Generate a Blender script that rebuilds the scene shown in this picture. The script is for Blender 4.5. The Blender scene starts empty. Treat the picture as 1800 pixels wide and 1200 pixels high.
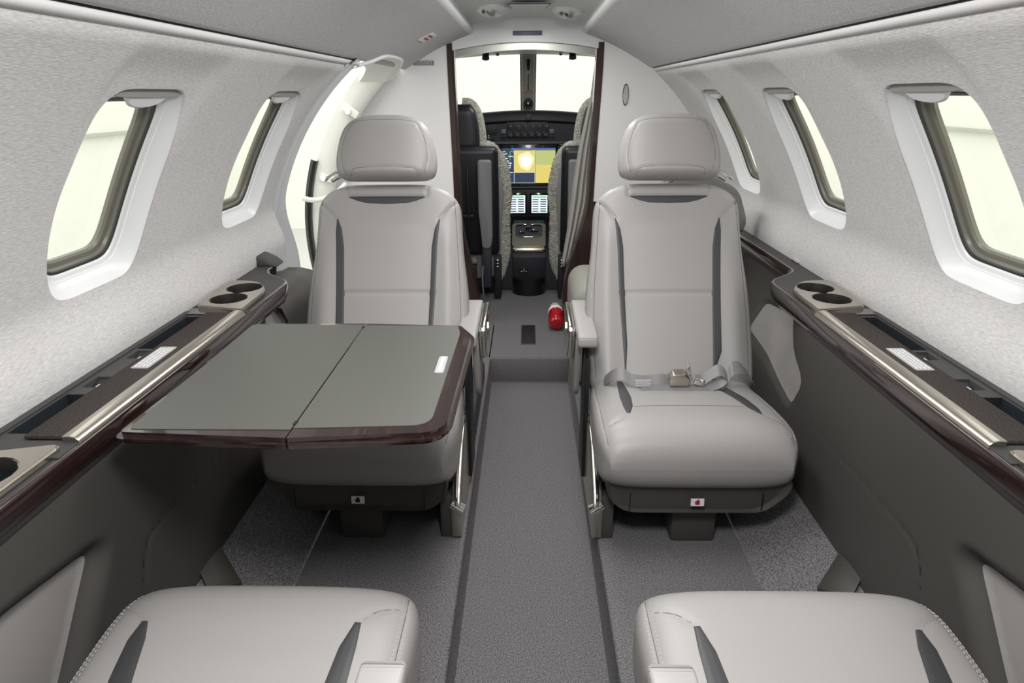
import bpy, bmesh, math, random
import numpy as np
from mathutils import Vector, Matrix

random.seed(7)
C = bpy.context.scene.collection
S = bpy.context.scene
PI = math.pi

# ------------------------------------------------------------------ camera
FPX = 1150.0
_p = math.atan(433 / FPX); _y = math.atan(30 / FPX * math.cos(_p)); _r = math.radians(-0.4)
_f = Vector((-math.sin(_y) * math.cos(_p), math.cos(_y) * math.cos(_p), -math.sin(_p)))
_rt = Vector((math.cos(_y), math.sin(_y), 0)); _u = _rt.cross(_f)
_r2 = _rt * math.cos(_r) + _u * math.sin(_r); _u2 = -_rt * math.sin(_r) + _u * math.cos(_r)
cam_d = bpy.data.cameras.new('camera'); cam = bpy.data.objects.new('camera', cam_d); C.objects.link(cam)
cam_d.sensor_width = 36; cam_d.lens = FPX / 1800 * 36; cam_d.clip_start = 0.02; cam_d.clip_end = 200
cam.matrix_world = Matrix(((_r2.x, _u2.x, -_f.x, 0), (_r2.y, _u2.y, -_f.y, 0), (_r2.z, _u2.z, -_f.z, 1.13), (0, 0, 0, 1)))
S.camera = cam

# ------------------------------------------------------------------ light
W = bpy.data.worlds.new('hangar_light'); S.world = W; W.use_nodes = True
bg = W.node_tree.nodes['Background']; bg.inputs[0].default_value = (1.0, 0.995, 0.95, 1); bg.inputs[1].default_value = 1.15
S.view_settings.view_transform = 'Standard'; S.view_settings.look = 'None'
S.view_settings.gamma = 1; S.view_settings.use_curve_mapping = False
S.view_settings.exposure = 0.77


def area(name, loc, rot, sx, sy, power, col=(1, 1, 1), spread=180):
    d = bpy.data.lights.new(name, 'AREA'); d.shape = 'RECTANGLE'; d.size = sx; d.size_y = sy
    d.energy = power; d.color = col; d.spread = math.radians(spread)
    o = bpy.data.objects.new(name, d); C.objects.link(o); o.location = loc; o.rotation_euler = rot
    return o


# unseen key light above the camera, plus added ceiling fills and wall washes
area('ceiling_key_fill', (0, 0.38, 1.395), (math.radians(14), 0, 0), 0.24, 0.24, 7.5, (1, .985, .97))  # unseen key like flash bounced off the ceiling, set by the table's shadow
area('ceiling_key_fill', (0, 1.35, 1.41), (0, 0, 0), 0.22, 0.5, 3.2, (1, .985, .97))  # added fill, no lamp here: evens out the light on the far seats
area('ceiling_key_fill', (0, 2.45, 1.415), (0, 0, 0), 0.18, 1.0, 4.6, (1, .985, .97))  # added fill that brightens the bulkhead and forward ceiling
for _s in (-1, 1): area('wall_wash_fill', (_s * .20, 0.9, 1.40), (0, math.radians(62) * _s, 0), 0.06, 2.8, 1.1, (1, .985, .98))  # added strips in the channel to lift the fabric side walls
area('cockpit_lamp', (0, 3.65, 1.33), (0, 0, 0), 0.3, 0.2, 1.3, (1, .99, .97))

# ------------------------------------------------------------------ materials
MATS = {}


def mat(name, col, rough=.5, metal=0, spec=.5, noise=None, bump=None, emit=None, coat=0, aniso=None):
    """noise=(scale xyz, colour2, detail)   bump=(scale xyz, strength, dist)"""
    m = bpy.data.materials.new(name); m.use_nodes = True
    nt = m.node_tree; b = nt.nodes['Principled BSDF']
    b.inputs['Base Color'].default_value = (*col, 1); b.inputs['Roughness'].default_value = rough
    b.inputs['Metallic'].default_value = metal; b.inputs['Specular IOR Level'].default_value = spec
    if coat:
        b.inputs['Coat Weight'].default_value = coat; b.inputs['Coat Roughness'].default_value = .05
    tc = nt.nodes.new('ShaderNodeTexCoord')

    def noi(scale, detail):
        mp = nt.nodes.new('ShaderNodeMapping'); mp.inputs['Scale'].default_value = scale
        nt.links.new(tc.outputs['Object'], mp.inputs[0])
        n = nt.nodes.new('ShaderNodeTexNoise'); n.inputs['Scale'].default_value = 1; n.inputs['Detail'].default_value = detail
        nt.links.new(mp.outputs[0], n.inputs['Vector']); return n
    if noise:
        n = noi(noise[0], noise[2] if len(noise) > 2 else 2)
        rp = nt.nodes.new('ShaderNodeValToRGB'); lo, hi = noise[3] if len(noise) > 3 else (.35, .65)
        rp.color_ramp.elements[0].position = lo; rp.color_ramp.elements[1].position = hi
        rp.color_ramp.elements[0].color = (*col, 1); rp.color_ramp.elements[1].color = (*noise[1], 1)
        nt.links.new(n.outputs['Fac'], rp.inputs[0]); nt.links.new(rp.outputs[0], b.inputs['Base Color'])
    if bump:
        n = noi(bump[0], 2)
        bp = nt.nodes.new('ShaderNodeBump'); bp.inputs['Strength'].default_value = bump[1]; bp.inputs['Distance'].default_value = bump[2]
        nt.links.new(n.outputs['Fac'], bp.inputs['Height']); nt.links.new(bp.outputs[0], b.inputs['Normal'])
    if emit:
        b.inputs['Emission Color'].default_value = (*emit[0], 1); b.inputs['Emission Strength'].default_value = emit[1]
    MATS[name] = m
    return m


M = MATS
mat('wall_fabric', (.54, .53, .525), .9, spec=.15, noise=((620, 80, 900), (.76, .75, .742), 3, (.32, .68)), bump=((330, 70, 420), .25, .002))
mat('valance_fabric', (.50, .49, .50), .9, spec=.15, noise=((520, 110, 520), (.66, .65, .655), 3, (.3, .7)), bump=((400, 100, 400), .25, .002))
mat('leather', (.350, .338, .330), .42, spec=.45, bump=((260, 260, 260), .08, .001))
mat('leather_stripe', (.050, .050, .052), .45, bump=((260, 260, 260), .1, .001))
mat('thread', (.55, .54, .52), .6)
mat('seam', (.12, .115, .11), .7)
mat('carpet', (.10, .098, .101), 1, spec=.05, noise=((300, 300, 300), (.28, .273, .280), 3, (.35, .65)), bump=((300, 300, 300), .9, .004))
mat('carpet_light', (.115, .112, .118), 1, spec=.05, noise=((260, 260, 260), (.32, .31, .32), 3, (.36, .64)), bump=((300, 300, 300), .9, .004))
mat('panel_taupe', (.072, .070, .064), .55, spec=.4, bump=((500, 500, 500), .05, .001))
mat('corner_leather', (.30, .295, .265), .5, spec=.3)
mat('insert_leather', (.36, .345, .335), .6, spec=.3)
mat('wood', (.012, .006, .006), .16, coat=1, noise=((60, 3, 160), (.040, .017, .014), 5, (.35, .75)))
mat('wood_door', (.022, .011, .010), .3, coat=.6, noise=((160, 60, 4), (.05, .024, .02), 5, (.35, .7)))
mat('nickel', (.52, .49, .43), .28, metal=1, bump=((900, 20, 900), .05, .001))
mat('track_metal', (.30, .31, .28), .3, metal=1)
mat('chrome', (.75, .73, .70), .1, metal=1)
mat('lid_fabric', (.035, .030, .028), .95, spec=.1, noise=((450, 450, 450), (.085, .073, .068), 2), bump=((500, 500, 500), .5, .002))
mat('deck_grey', (.055, .055, .055), .6)
mat('bin_black', (.018, .022, .028), .5)
mat('black', (.006, .006, .007), .5)
mat('black_gloss', (.008, .008, .01), .12, coat=.6)
mat('cockpit_black', (.013, .014, .019), .55)
mat('cockpit_face', (.032, .035, .045), .5)
mat('cockpit_lining', (.34, .35, .33), .6)
mat('white_plastic', (.78, .79, .80), .3)
mat('frame_grey', (.66, .68, .71), .35)
mat('header_grey', (.27, .265, .25), .5)
mat('rim_matte', (.74, .73, .73), .75, spec=.2)
mat('outlet', (.055, .052, .045), .5)
mat('door_cream', (.86, .86, .80), .4)
mat('bulkhead', (.80, .79, .785), .45)
mat('gasket', (.16, .155, .125), .35)
mat('rubber', (.022, .024, .022), .4)
mat('ceiling_grey', (.76, .78, .775), .55)
mat('inlay', (.100, .102, .091), .45, spec=.4, bump=((400, 400, 400), .08, .001))
mat('placard', (.45, .45, .46), .4)
mat('placard_dark', (.13, .13, .16), .4)
mat('ink_white', (.85, .85, .85), .5)
mat('ink_red', (.35, .02, .03), .5)
mat('belt', (.20, .195, .20), .38, spec=.6, bump=((700, 700, 30), .3, .001))
mat('sheepskin', (.36, .36, .31), 1, spec=.05, noise=((60, 60, 60), (.58, .57, .50), 4), bump=((120, 120, 120), 1, .01))
mat('curtain', (.44, .43, .40), .85, spec=.1)
mat('pilot_grey', (.25, .25, .255), .5)
mat('pilot_black', (.012, .013, .018), .4, bump=((300, 300, 300), .1, .001))
mat('blue_tape', (.03, .09, .55), .5)
mat('red_plastic', (.42, .003, .012), .15, coat=.8)
mat('hangar', (.88, .89, .84), .8)
mat('hangar_line', (.50, .52, .46), .8)
mat('hangar_floor', (.6, .6, .57), .6)
mat('orange', (.8, .22, .06), .5)
for nme, c, s in (('scr_glow', (.88, .82, .45), .65), ('scr_blue', (.10, .14, .42), .6), ('scr_dark', (.03, .045, .09), .6), ('scr_yellow', (.75, .62, .16), .62),
                  ('scr_olive', (.50, .56, .20), .6), ('scr_white', (.80, .92, .90), .7), ('scr_green', (.25, .75, .35), .6), ('scr_glare', (.95, .95, .75), .8)):
    mat(nme, (.02, .02, .02), .3, emit=(c, s))
# pane glass
g = bpy.data.materials.new('glass'); g.use_nodes = True; nt = g.node_tree; nt.nodes.clear()
o_ = nt.nodes.new('ShaderNodeOutputMaterial'); t_ = nt.nodes.new('ShaderNodeBsdfTransparent'); t_.inputs[0].default_value = (.97, .98, .96, 1)
gl = nt.nodes.new('ShaderNodeBsdfGlossy'); gl.inputs['Roughness'].default_value = .02; mx = nt.nodes.new('ShaderNodeMixShader')
mx.inputs[0].default_value = .045
nt.links.new(t_.outputs[0], mx.inputs[1]); nt.links.new(gl.outputs[0], mx.inputs[2]); nt.links.new(mx.outputs[0], o_.inputs[0])
M['glass'] = g


# ------------------------------------------------------------------ helpers
def mesh_obj(name, verts, faces, m, parent=None, smooth=True, angle=35, weld=False):
    me = bpy.data.meshes.new(name); me.from_pydata([tuple(map(float, v)) for v in verts], [], faces)
    bm = bmesh.new(); bm.from_mesh(me)
    if weld: bmesh.ops.remove_doubles(bm, verts=bm.verts, dist=1e-5)
    bmesh.ops.recalc_face_normals(bm, faces=bm.faces)
    bm.to_mesh(me); bm.free()
    if smooth:
        for p in me.polygons: p.use_smooth = True
        me.set_sharp_from_angle(angle=math.radians(angle))
    me.materials.append(M[m] if isinstance(m, str) else m)
    o = bpy.data.objects.new(name, me); C.objects.link(o)
    if parent is not None: o.parent = parent
    return o


def bm_obj(name, bm, m, parent=None, smooth=True, angle=35):
    bmesh.ops.recalc_face_normals(bm, faces=bm.faces)
    me = bpy.data.meshes.new(name); bm.to_mesh(me); bm.free()
    if smooth:
        for p in me.polygons: p.use_smooth = True
        me.set_sharp_from_angle(angle=math.radians(angle))
    me.materials.append(M[m])
    o = bpy.data.objects.new(name, me); C.objects.link(o)
    if parent is not None: o.parent = parent
    return o


def tag(o, label, cat, group=None):
    o['label'] = label; o['category'] = cat
    if group: o['group'] = group
    return o


def struct(o, label=None):
    o['kind'] = 'structure'
    if label: o['label'] = label
    return o


def thing(name, label, cat, loc=(0, 0, 0), group=None):
    o = bpy.data.objects.new(name, None); C.objects.link(o); o.location = loc; o.empty_display_size = .05
    return tag(o, label, cat, group)


class MB:
    """collects shapes; coordinates are in the frame of the parent"""
    def __init__(s): s.bm = bmesh.new()

    def box(s, c, d, bev=0, seg=2, rot=None):
        r = bmesh.ops.create_cube(s.bm, size=1); vs = r['verts']
        for v in vs: v.co = Vector((v.co.x * d[0], v.co.y * d[1], v.co.z * d[2]))
        if bev:
            es = list({e for v in vs for e in v.link_edges})
            rr = bmesh.ops.bevel(s.bm, geom=es, offset=bev, segments=seg, affect='EDGES', profile=.5)
            vs = list({v for f in rr['faces'] for v in f.verts} | {v for v in vs if v.is_valid})
        mt = Matrix.Translation(c) @ (rot if rot is not None else Matrix())
        for v in vs: v.co = mt @ v.co
        return s

    def b2(s, x0, x1, y0, y1, z0, z1, bev=0, seg=2):
        return s.box(((x0 + x1) / 2, (y0 + y1) / 2, (z0 + z1) / 2), (abs(x1 - x0), abs(y1 - y0), abs(z1 - z0)), bev, seg)

    def cyl(s, a, b, r, r2=None, n=24, caps=True):
        a = Vector(a); b = Vector(b); d = b - a; q = d.to_track_quat('Z', 'Y').to_matrix().to_4x4()
        bmesh.ops.create_cone(s.bm, segments=n, radius1=r, radius2=r if r2 is None else r2, depth=d.length, cap_ends=caps,
                              matrix=Matrix.Translation((a + b) / 2) @ q)
        return s

    def tube(s, pts, r, n=8, closed=False, flat=None):
        pts = [Vector(p) for p in pts]; N = len(pts); rings = []; up = Vector((0, 0, 1)); last = None
        for i, p in enumerate(pts):
            a = pts[(i - 1) % N] if closed or i > 0 else p; b = pts[(i + 1) % N] if closed or i < N - 1 else p
            t = (b - a).normalized()
            if last is None:
                x = t.cross(up)
                if x.length < .1: x = t.cross(Vector((1, 0, 0)))
            else: x = last - t * last.dot(t)
            x.normalize(); last = x; y = x.cross(t)
            rr = r[i] if isinstance(r, (list, tuple)) else r; fl = 1 if flat is None else flat
            rings.append([s.bm.verts.new(p + x * rr * math.cos(k * 2 * PI / n) + y * rr * fl * math.sin(k * 2 * PI / n)) for k in range(n)])
        for i in range(N if closed else N - 1):
            A = rings[i]; B = rings[(i + 1) % N]
            for k in range(n): s.bm.faces.new((A[k], A[(k + 1) % n], B[(k + 1) % n], B[k]))
        if not closed:
            s.bm.faces.new(rings[0]); s.bm.faces.new(rings[-1])
        return s

    def prism(s, pts, vec, bev=0, seg=2):
        """polygon (3D points) extruded by vec"""
        vs = [s.bm.verts.new(p) for p in pts]; f = s.bm.faces.new(vs)
        r = bmesh.ops.extrude_face_region(s.bm, geom=[f]); nv = [e for e in r['geom'] if isinstance(e, bmesh.types.BMVert)]
        for v in nv: v.co += Vector(vec)
        if bev:
            es = list({e for v in vs + nv for e in v.link_edges})
            bmesh.ops.bevel(s.bm, geom=es, offset=bev, segments=seg, affect='EDGES', profile=.5)
        return s

    def ball(s, c, r, sc=(1, 1, 1), n=16):
        r_ = bmesh.ops.create_uvsphere(s.bm, u_segments=n * 2, v_segments=n, radius=r)
        for v in r_['verts']: v.co = Vector(c) + Vector((v.co.x * sc[0], v.co.y * sc[1], v.co.z * sc[2]))
        return s

    def plate(s, outer, holes, z0, z1):
        """flat plate in XY with holes (lists of (x,y)); z0 bottom z1 top; z may be a function"""
        es = []; loops = []
        for lp in [outer] + holes:
            vs = [s.bm.verts.new((x, y, z1)) for x, y in lp]; loops.append(vs)
            es += [s.bm.edges.new((vs[i], vs[(i + 1) % len(vs)])) for i in range(len(vs))]
        r = bmesh.ops.triangle_fill(s.bm, edges=es, use_beauty=True)
        fs = [g_ for g_ in r['geom'] if isinstance(g_, bmesh.types.BMFace)]
        e = bmesh.ops.extrude_face_region(s.bm, geom=fs)
        for v in [q for q in e['geom'] if isinstance(q, bmesh.types.BMVert)]: v.co.z = z0
        return s

    def out(s, name, m, parent=None, smooth=True, angle=35): return bm_obj(name, s.bm, m, parent, smooth, angle)


def smooth01(t):
    t = max(0., min(1., t)); return t * t * (3 - 2 * t)


def rrect(x0, x1, y0, y1, r, n=6):
    pts = []
    for cx, cy, a0 in ((x1 - r, y1 - r, 0), (x0 + r, y1 - r, 90), (x0 + r, y0 + r, 180), (x1 - r, y0 + r, 270)):
        for k in range(n + 1):
            a = math.radians(a0 + 90 * k / n); pts.append((cx + r * math.cos(a), cy + r * math.sin(a)))
    return pts


def roundpoly(pts, r, n=6):
    """round the corners of a closed 2D polygon; r scalar or list"""
    out = []; N = len(pts)
    for i in range(N):
        p = Vector(pts[i]).to_2d(); a = Vector(pts[i - 1]).to_2d(); b = Vector(pts[(i + 1) % N]).to_2d()
        rr = r[i] if isinstance(r, (list, tuple)) else r
        da = (a - p); db = (b - p); la = min(rr, da.length * .49); lb = min(rr, db.length * .49)
        A = p + da.normalized() * la; B = p + db.normalized() * lb
        for k in range(n + 1):
            t = k / n; q = A * (1 - t) ** 2 + p * 2 * t * (1 - t) + B * t * t; out.append((q.x, q.y))
    return out


def spline(pts, n=8):
    """Catmull-Rom through points of any dimension"""
    P = [np.array(p, float) for p in pts]; out = []
    for i in range(len(P) - 1):
        p0 = P[i - 1] if i else P[0] * 2 - P[1]; p1 = P[i]; p2 = P[i + 1]; p3 = P[i + 2] if i + 2 < len(P) else P[-1] * 2 - P[-2]
        for k in range(n):
            t = k / n
            out.append(.5 * ((2 * p1) + (-p0 + p2) * t + (2 * p0 - 5 * p1 + 4 * p2 - p3) * t * t + (-p0 + 3 * p1 - 3 * p2 + p3) * t ** 3))
    out.append(P[-1]); return [tuple(q) for q in out]


def text_mesh(name, body, size, matrix, m, parent=None):
    cu = bpy.data.curves.new(name, 'FONT'); cu.body = body; cu.size = size; cu.align_x = 'CENTER'; cu.align_y = 'CENTER'; cu.extrude = size * .01
    t = bpy.data.objects.new(name, cu); C.objects.link(t)
    me = bpy.data.meshes.new_from_object(t.evaluated_get(bpy.context.evaluated_depsgraph_get())); me.transform(matrix)
    bpy.data.objects.remove(t); me.materials.clear(); me.materials.append(M[m])
    o = bpy.data.objects.new(name, me); C.objects.link(o)
    if parent is not None: o.parent = parent
    return o


def copy_tree(o, parent=None):
    c = o.copy(); C.objects.link(c)
    if parent is not None: c.parent = parent
    for ch in list(o.children): copy_tree(ch, c)
    return c


# ------------------------------------------------------------------ the shell
CZ, R = 0.5, 0.93
YA = -0.7                                          # aft end of what is built


def wallX(z):
    return math.sqrt(max(0, R * R - (z - CZ) ** 2)) - .055 * smooth01((.78 - z) / .15)


def radial(z, Y, dep, s):
    x = wallX(z); l = math.hypot(x, z - CZ); k = 1 + dep / l
    return (s * x * k, Y, CZ + (z - CZ) * k)


WH, WV, WZ = .139, .186, .950
WB = .20                                            # the sides bow outwards                       # window half sizes, centre height


def win_pt(a, inset=0.0, n=7.0):
    c, s = math.cos(a), math.sin(a); r = 1 / ((abs(c) ** n + abs(s) ** n) ** (1 / n)); t = r * s
    return r * c * (WH - inset) * (1 + WB * (1 - t * t)), r * s * (WV - inset)


def recess(z, Y, wins):
    """the fabric dips outboard above each window"""
    d = 0
    for w in wins:
        if z > WZ:
            a = smooth01((.20 - abs(Y - w)) / .06) * smooth01((1.225 - z) / .07)
            b = smooth01((z - (WZ + .05)) / .13)
            d = max(d, .013 * a * b)
    return d


def fabric_wall(name, s, y0, y1, wins, zt=1.228):
    bm = bmesh.new(); st = .012
    ny = int((y1 - y0) / st); nz = 52; z0 = .59
    ys = np.linspace(y0, y1, ny + 1); zs = np.linspace(z0, zt, nz + 1)
    grid = []
    for z in zs: grid.append([bm.verts.new((y, z, 0)) for y in ys])
    n = 7.0

    def F(y, z, w): return (abs((y - w) / (WH * (1 + WB * max(0, 1 - ((z - WZ) / WV) ** 2)))) ** n + abs((z - WZ) / WV) ** n) ** (1 / n)
    for i in range(nz):
        for j in range(ny):
            q = (grid[i][j], grid[i][j + 1], grid[i + 1][j + 1], grid[i + 1][j])
            cy = (ys[j] + ys[j + 1]) / 2; cz = (zs[i] + zs[i + 1]) / 2
            if any(F(cy, cz, w) < 1 for w in wins): continue
            bm.faces.new(q)
    bmesh.ops.delete(bm, geom=[v for v in bm.verts if not v.link_faces], context='VERTS')
    for v in bm.verts:
        if v.is_boundary:
            for w in wins:
                if .8 < F(v.co.x, v.co.y, w) < 1.2:
                    for _ in range(4): f = F(v.co.x, v.co.y, w); v.co.x = w + (v.co.x - w) / f; v.co.y = WZ + (v.co.y - WZ) / f
    for v in bm.verts:
        y, z = v.co.x, v.co.y
        d = recess(z, y, wins); d += .014 * smooth01((z - 1.212) / .016) ** 2
        v.co = radial(z, y, d, s)
    return struct(bm_obj(name, bm, 'wall_fabric', angle=60))


WR = [1.264, 1.972, 2.685]; WL = [1.287, 2.015]
wall_r = fabric_wall('wall_right', 1, YA, 3.25, WR)
wall_l = fabric_wall('wall_left', -1, YA, 2.30, WL)


def window(idx, s, w):
    def ring(inset, dep, K=96):
        o = []
        for k in range(K):
            a = 2 * PI * k / K; dy, dz = win_pt(a, inset); z = WZ + dz
            rc = recess(z, w + dy, [w]) if inset < .02 else recess(WZ + WV - .0, w, [w]) * smooth01((z - (WZ + .05)) / .13)
            o.append(radial(z, w + dy, dep + (rc if dep < .02 else 0), s))
        return o

    def loft(prof, name, m, parent=None, K=96):
        vs = []; fs = []
        for i, (a, b) in enumerate(prof):
            vs += ring(a, b, K)
            if i:
                for k in range(K): fs.append(((i - 1) * K + k, (i - 1) * K + (k + 1) % K, i * K + (k + 1) % K, i * K + k))
        return mesh_obj(name, vs, fs, m, parent, angle=30)
    fr = loft([(-.006, .004), (-.001, .001), (.002, .005), (.005, .010), (.018, .028), (.021, .030), (.021, .033), (.028, .036), (.030, .039), (.032, .045)], 'window_%d' % idx, 'white_plastic')
    struct(fr)
    loft([(.030, .041), (.033, .043), (.036, .045), (.038, .051), (.046, .053), (.049, .058), (.048, .066)], 'gasket', 'gasket', fr)
    loft([(.0305, .0395), (.0345, .0405), (.0350, .047)], 'gasket_lip', 'rubber', fr)
    rg = ring(.046, .058, 48); cc = radial(WZ, w, .060, s)
    mesh_obj('pane', rg + [cc], [(k, (k + 1) % 48, 48) for k in range(48)], 'glass', fr, weld=False)
    # shade header (lip under the top edge) and the pull tab of the raised shade
    vs = []; fs = []; n = 24
    for k in range(n + 1):
        y = w - .131 + .262 * k / n; e = math.sqrt(max(0, 1 - ((y - w) / .133) ** 4))
        zt = WZ + WV - .004
        for (dz, dp) in ((.002, .018), (-.012 * e, .010), (-.017 * e, .016), (-.020 * e, .030), (-.012, .045)):
            vs.append(radial(zt + dz, y, dp + .006, s))
        if k:
            for j in range(4): fs.append(((k - 1) * 5 + j, (k - 1) * 5 + j + 1, k * 5 + j + 1, k * 5 + j))
    mesh_obj('shade_header', vs, fs, 'header_grey', fr)
    vs = []; fs = []; n = 20
    for k in range(n + 1):
        t = -1 + 2 * k / n; y = w + .01 + t * .062; e = math.sqrt(max(0, 1 - t * t))
        for (dz, dp) in ((-.012, .016), (-.016 - .016 * e, .016), (-.018 - .019 * e, .022), (-.014 - .012 * e, .036), (-.012, .044)):
            vs.append(radial(WZ + WV - .004 + dz, y, dp + .004, s))
        if k:
            for j in range(4): fs.append(((k - 1) * 5 + j, (k - 1) * 5 + j + 1, k * 5 + j + 1, k * 5 + j))
    mesh_obj('shade_pull', vs, fs, 'white_plastic', fr)
    return fr


for i, (s, w) in enumerate([(-1, WL[0]), (-1, WL[1]), (1, WR[0]), (1, WR[1]), (1, WR[2])]): window(i + 1, s, w)

# outer skin of the fuselage so that light only enters through the openings
for s, y0, y1, wins, nm in ((1, YA, 3.25, WR, 'wall_outer_right'), (-1, YA, 2.45, WL, 'wall_outer_left')):
    bm = bmesh.new(); n = 4.0; st = .02; ny = int((y1 - y0) / st); nz = 70
    ys = np.linspace(y0, y1, ny + 1); th = np.linspace(-.62, 1.57, nz + 1)
    gr = [[bm.verts.new((s * 1.005 * math.cos(t), y, CZ + 1.005 * math.sin(t))) for y in ys] for t in th]
    for i in range(nz):
        for j in range(ny):
            tt = (th[i] + th[i + 1]) / 2; zz = CZ + R * math.sin(tt); cy = (ys[j] + ys[j + 1]) / 2
            if any((abs((cy - w) / (WH + .006)) ** n + abs((zz - WZ) / (WV - .015)) ** n) < 1 for w in wins): continue
            bm.faces.new((gr[i][j], gr[i][j + 1], gr[i + 1][j + 1], gr[i + 1][j]))
    struct(bm_obj(nm, bm, 'white_plastic'))

# white rim + black gap between fabric wall and ceiling valance
for s, y1, k in ((1, 3.25, 1), (-1, 2.42, 2)):
    P = [radial(1.220, 0, .010, 1), radial(1.226, 0, .002, 1), radial(1.232, 0, .001, 1), radial(1.2345, 0, .006, 1), radial(1.235, 0, .03, 1)]
    vs = []; fs = []
    for p in P: vs += [(s * p[0], YA, p[2]), (s * p[0], y1, p[2])]
    for i in range(4): fs.append((2 * i, 2 * i + 1, 2 * i + 3, 2 * i + 2))
    struct(mesh_obj('trim_%d' % k, vs, fs, 'rim_matte', angle=80))
    struct(MB().b2(s * .575, s * .60, YA, y1, 1.236, 1.252).out('trim_%d' % (k + 2), 'black'))


# ceiling: side valances and raised centre channel
def valance_prof(n=14):
    pr = [(.576, 1.250), (.568, 1.243), (.560, 1.2445)]
    for i in range(n + 1):
        t = i / n; x = .555 + (.262 - .555) * t; z = 1.247 + (1.386 - 1.247) * t + .012 * math.sin(PI * t)
        pr.append((x, z))
    return pr


for s, k in ((1, 5), (-1, 6)):
    pr = valance_prof(); ys = list(np.linspace(YA, 3.10, 20)) + list(np.linspace(3.12, 3.262, 12))
    vs = []; fs = []; m_ = len(pr)
    for i, y in enumerate(ys):
        # rounded front inner corner
        cut = 0
        for (x, z) in pr: vs.append((s * x, y, z))
        if i:
            for j in range(m_ - 1): fs.append(((i - 1) * m_ + j, (i - 1) * m_ + j + 1, i * m_ + j + 1, i * m_ + j))
    o = struct(mesh_obj('ceiling', vs, fs, 'valance_fabric', angle=60)); o.name = 'ceiling_valance_' + ('right' if s > 0 else 'left')
    # rolled white inner edge of the valance
    pr2 = [(.262, 1.386), (.255, 1.388), (.247, 1.393), (.243, 1.402), (.246, 1.412), (.252, 1.45)]
    vs = []; fs = []
    for x, z in pr2: vs += [(s * x, YA, z), (s * x, 3.262, z)]
    for i in range(5): fs.append((2 * i, 2 * i + 1, 2 * i + 3, 2 * i + 2))
    struct(mesh_obj('trim_%d' % k, vs, fs, 'ceiling_grey', angle=80))
    # end cap of the valance at the bulkhead
    vs = [(s * x, 3.262, z) for x, z in pr] + [(s * x, 3.262, z + .02) for x, z in reversed(pr)]
vs = []; fs = []; n = 16
for i in range(n + 1):
    x = -.27 + .54 * i / n; z = 1.452 - .10 * x * x * 4
    vs += [(x, YA, z), (x, 3.25, z)]
    if i: fs.append((2 * i - 2, 2 * i - 1, 2 * i + 1, 2 * i))
struct(mesh_obj('ceiling', vs, fs, 'ceiling_grey'))

struct(MB().b2(-1.0, 1.0, YA - .03, YA, -.12, 1.55).out('wall_aft_block', 'frame_grey'))  # unseen aft wall, added to cut fill light from behind

# ------------------------------------------------------------------ floor
def strip(name, m, pts, y0, y1, ny=2, kind=True):
    vs = []; fs = []; k = len(pts)
    for i, y in enumerate(np.linspace(y0, y1, ny)):
        vs += [(x, y, z) for x, z in pts]
        if i:
            for j in range(k - 1): fs.append(((i - 1) * k + j, (i - 1) * k + j + 1, i * k + j + 1, i * k + j))
    o = mesh_obj(name, vs, fs, m, angle=30); return struct(o)


strip('floor_aisle', 'carpet', [(-.163, -.12), (.188, -.12)], YA, 2.78)
for s, x0, nm in ((1, .188, 'right'), (-1, .163, 'left')):
    strip('floor_aisle_side_' + nm, 'carpet', [(s * x0, -.12), (s * (x0 + .001), -.118), (s * (x0 + .005), -.004), (s * (x0 + .008), .0)], YA, 2.78)
    strip('floor_' + nm, 'carpet', [(s * (x0 + .008), 0), (s * .572, 0)], YA, 3.25)
    strip('floor_side_' + nm, 'carpet_light', [(s * .572, -.004), (s * .577, .004), (s * .66, .035), (s * .748, .10), (s * .78, .16)], YA, 3.25)
struct(MB().b2(-.176, .201, 2.78, 2.795, -.12, 0, .004).out('floor_riser', 'carpet'))
struct(MB().b2(-.9, .9, 3.25, 3.9, -.02, 0).b2(-.176, .201, 2.795, 3.25, -.02, 0).out('floor', 'carpet'))
struct(MB().b2(-.163, .188, 2.773, 2.779, -.1205, -.116).out('trim_7', 'carpet_light'))
h = thing('floor_hatch', 'small black rectangular hatch set in carpet between the front seats', 'hatch', (.007, 3.1, 0))
MB().b2(-.036, .036, -.14, .14, -.002, .003, .001).out('frame', 'cockpit_face', h)
MB().b2(-.030, .030, -.13, .13, .002, .0045, .001).out('lid', 'black', h)
for s, nm, lb in ((1, 'right', 'dark metal floor outlet cover on the carpet beside the right rear seat'), (-1, 'left', 'dark floor outlet cover in the shadow beside the left rear seat')):
    pts = [(s * .672, 1.232), (s * .742, 1.295), (s * .750, 1.20), (s * .715, 1.165)]
    vv = [(x, y, .045 + (abs(x) - .672) * .75 + .004) for x, y in pts]
    o = MB().prism(vv, (0, 0, .010), .002).out('floor_outlet', 'outlet'); tag(o, lb, 'floor outlet')


# ------------------------------------------------------------------ lower side walls
PINS = [(1.955, .345), (1.62, .405), (1.70, .30), (1.93, .50), (2.10, .52)]


def dist_poly(y, z, poly):
    inside = False; dm = 9; n = len(poly)
    for i in range(n):
        x1, y1 = poly[i]; x2, y2 = poly[(i + 1) % n]
        if (y1 > z) != (y2 > z) and y < (x2 - x1) * (z - y1) / (y2 - y1) + x1: inside = not inside
        dx, dy = x2 - x1, y2 - y1; t = max(0, min(1, ((y - x1) * dx + (z - y1) * dy) / (dx * dx + dy * dy)))
        dm = min(dm, math.hypot(y - x1 - t * dx, z - y1 - t * dy))
    return dm if inside else -dm


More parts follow.
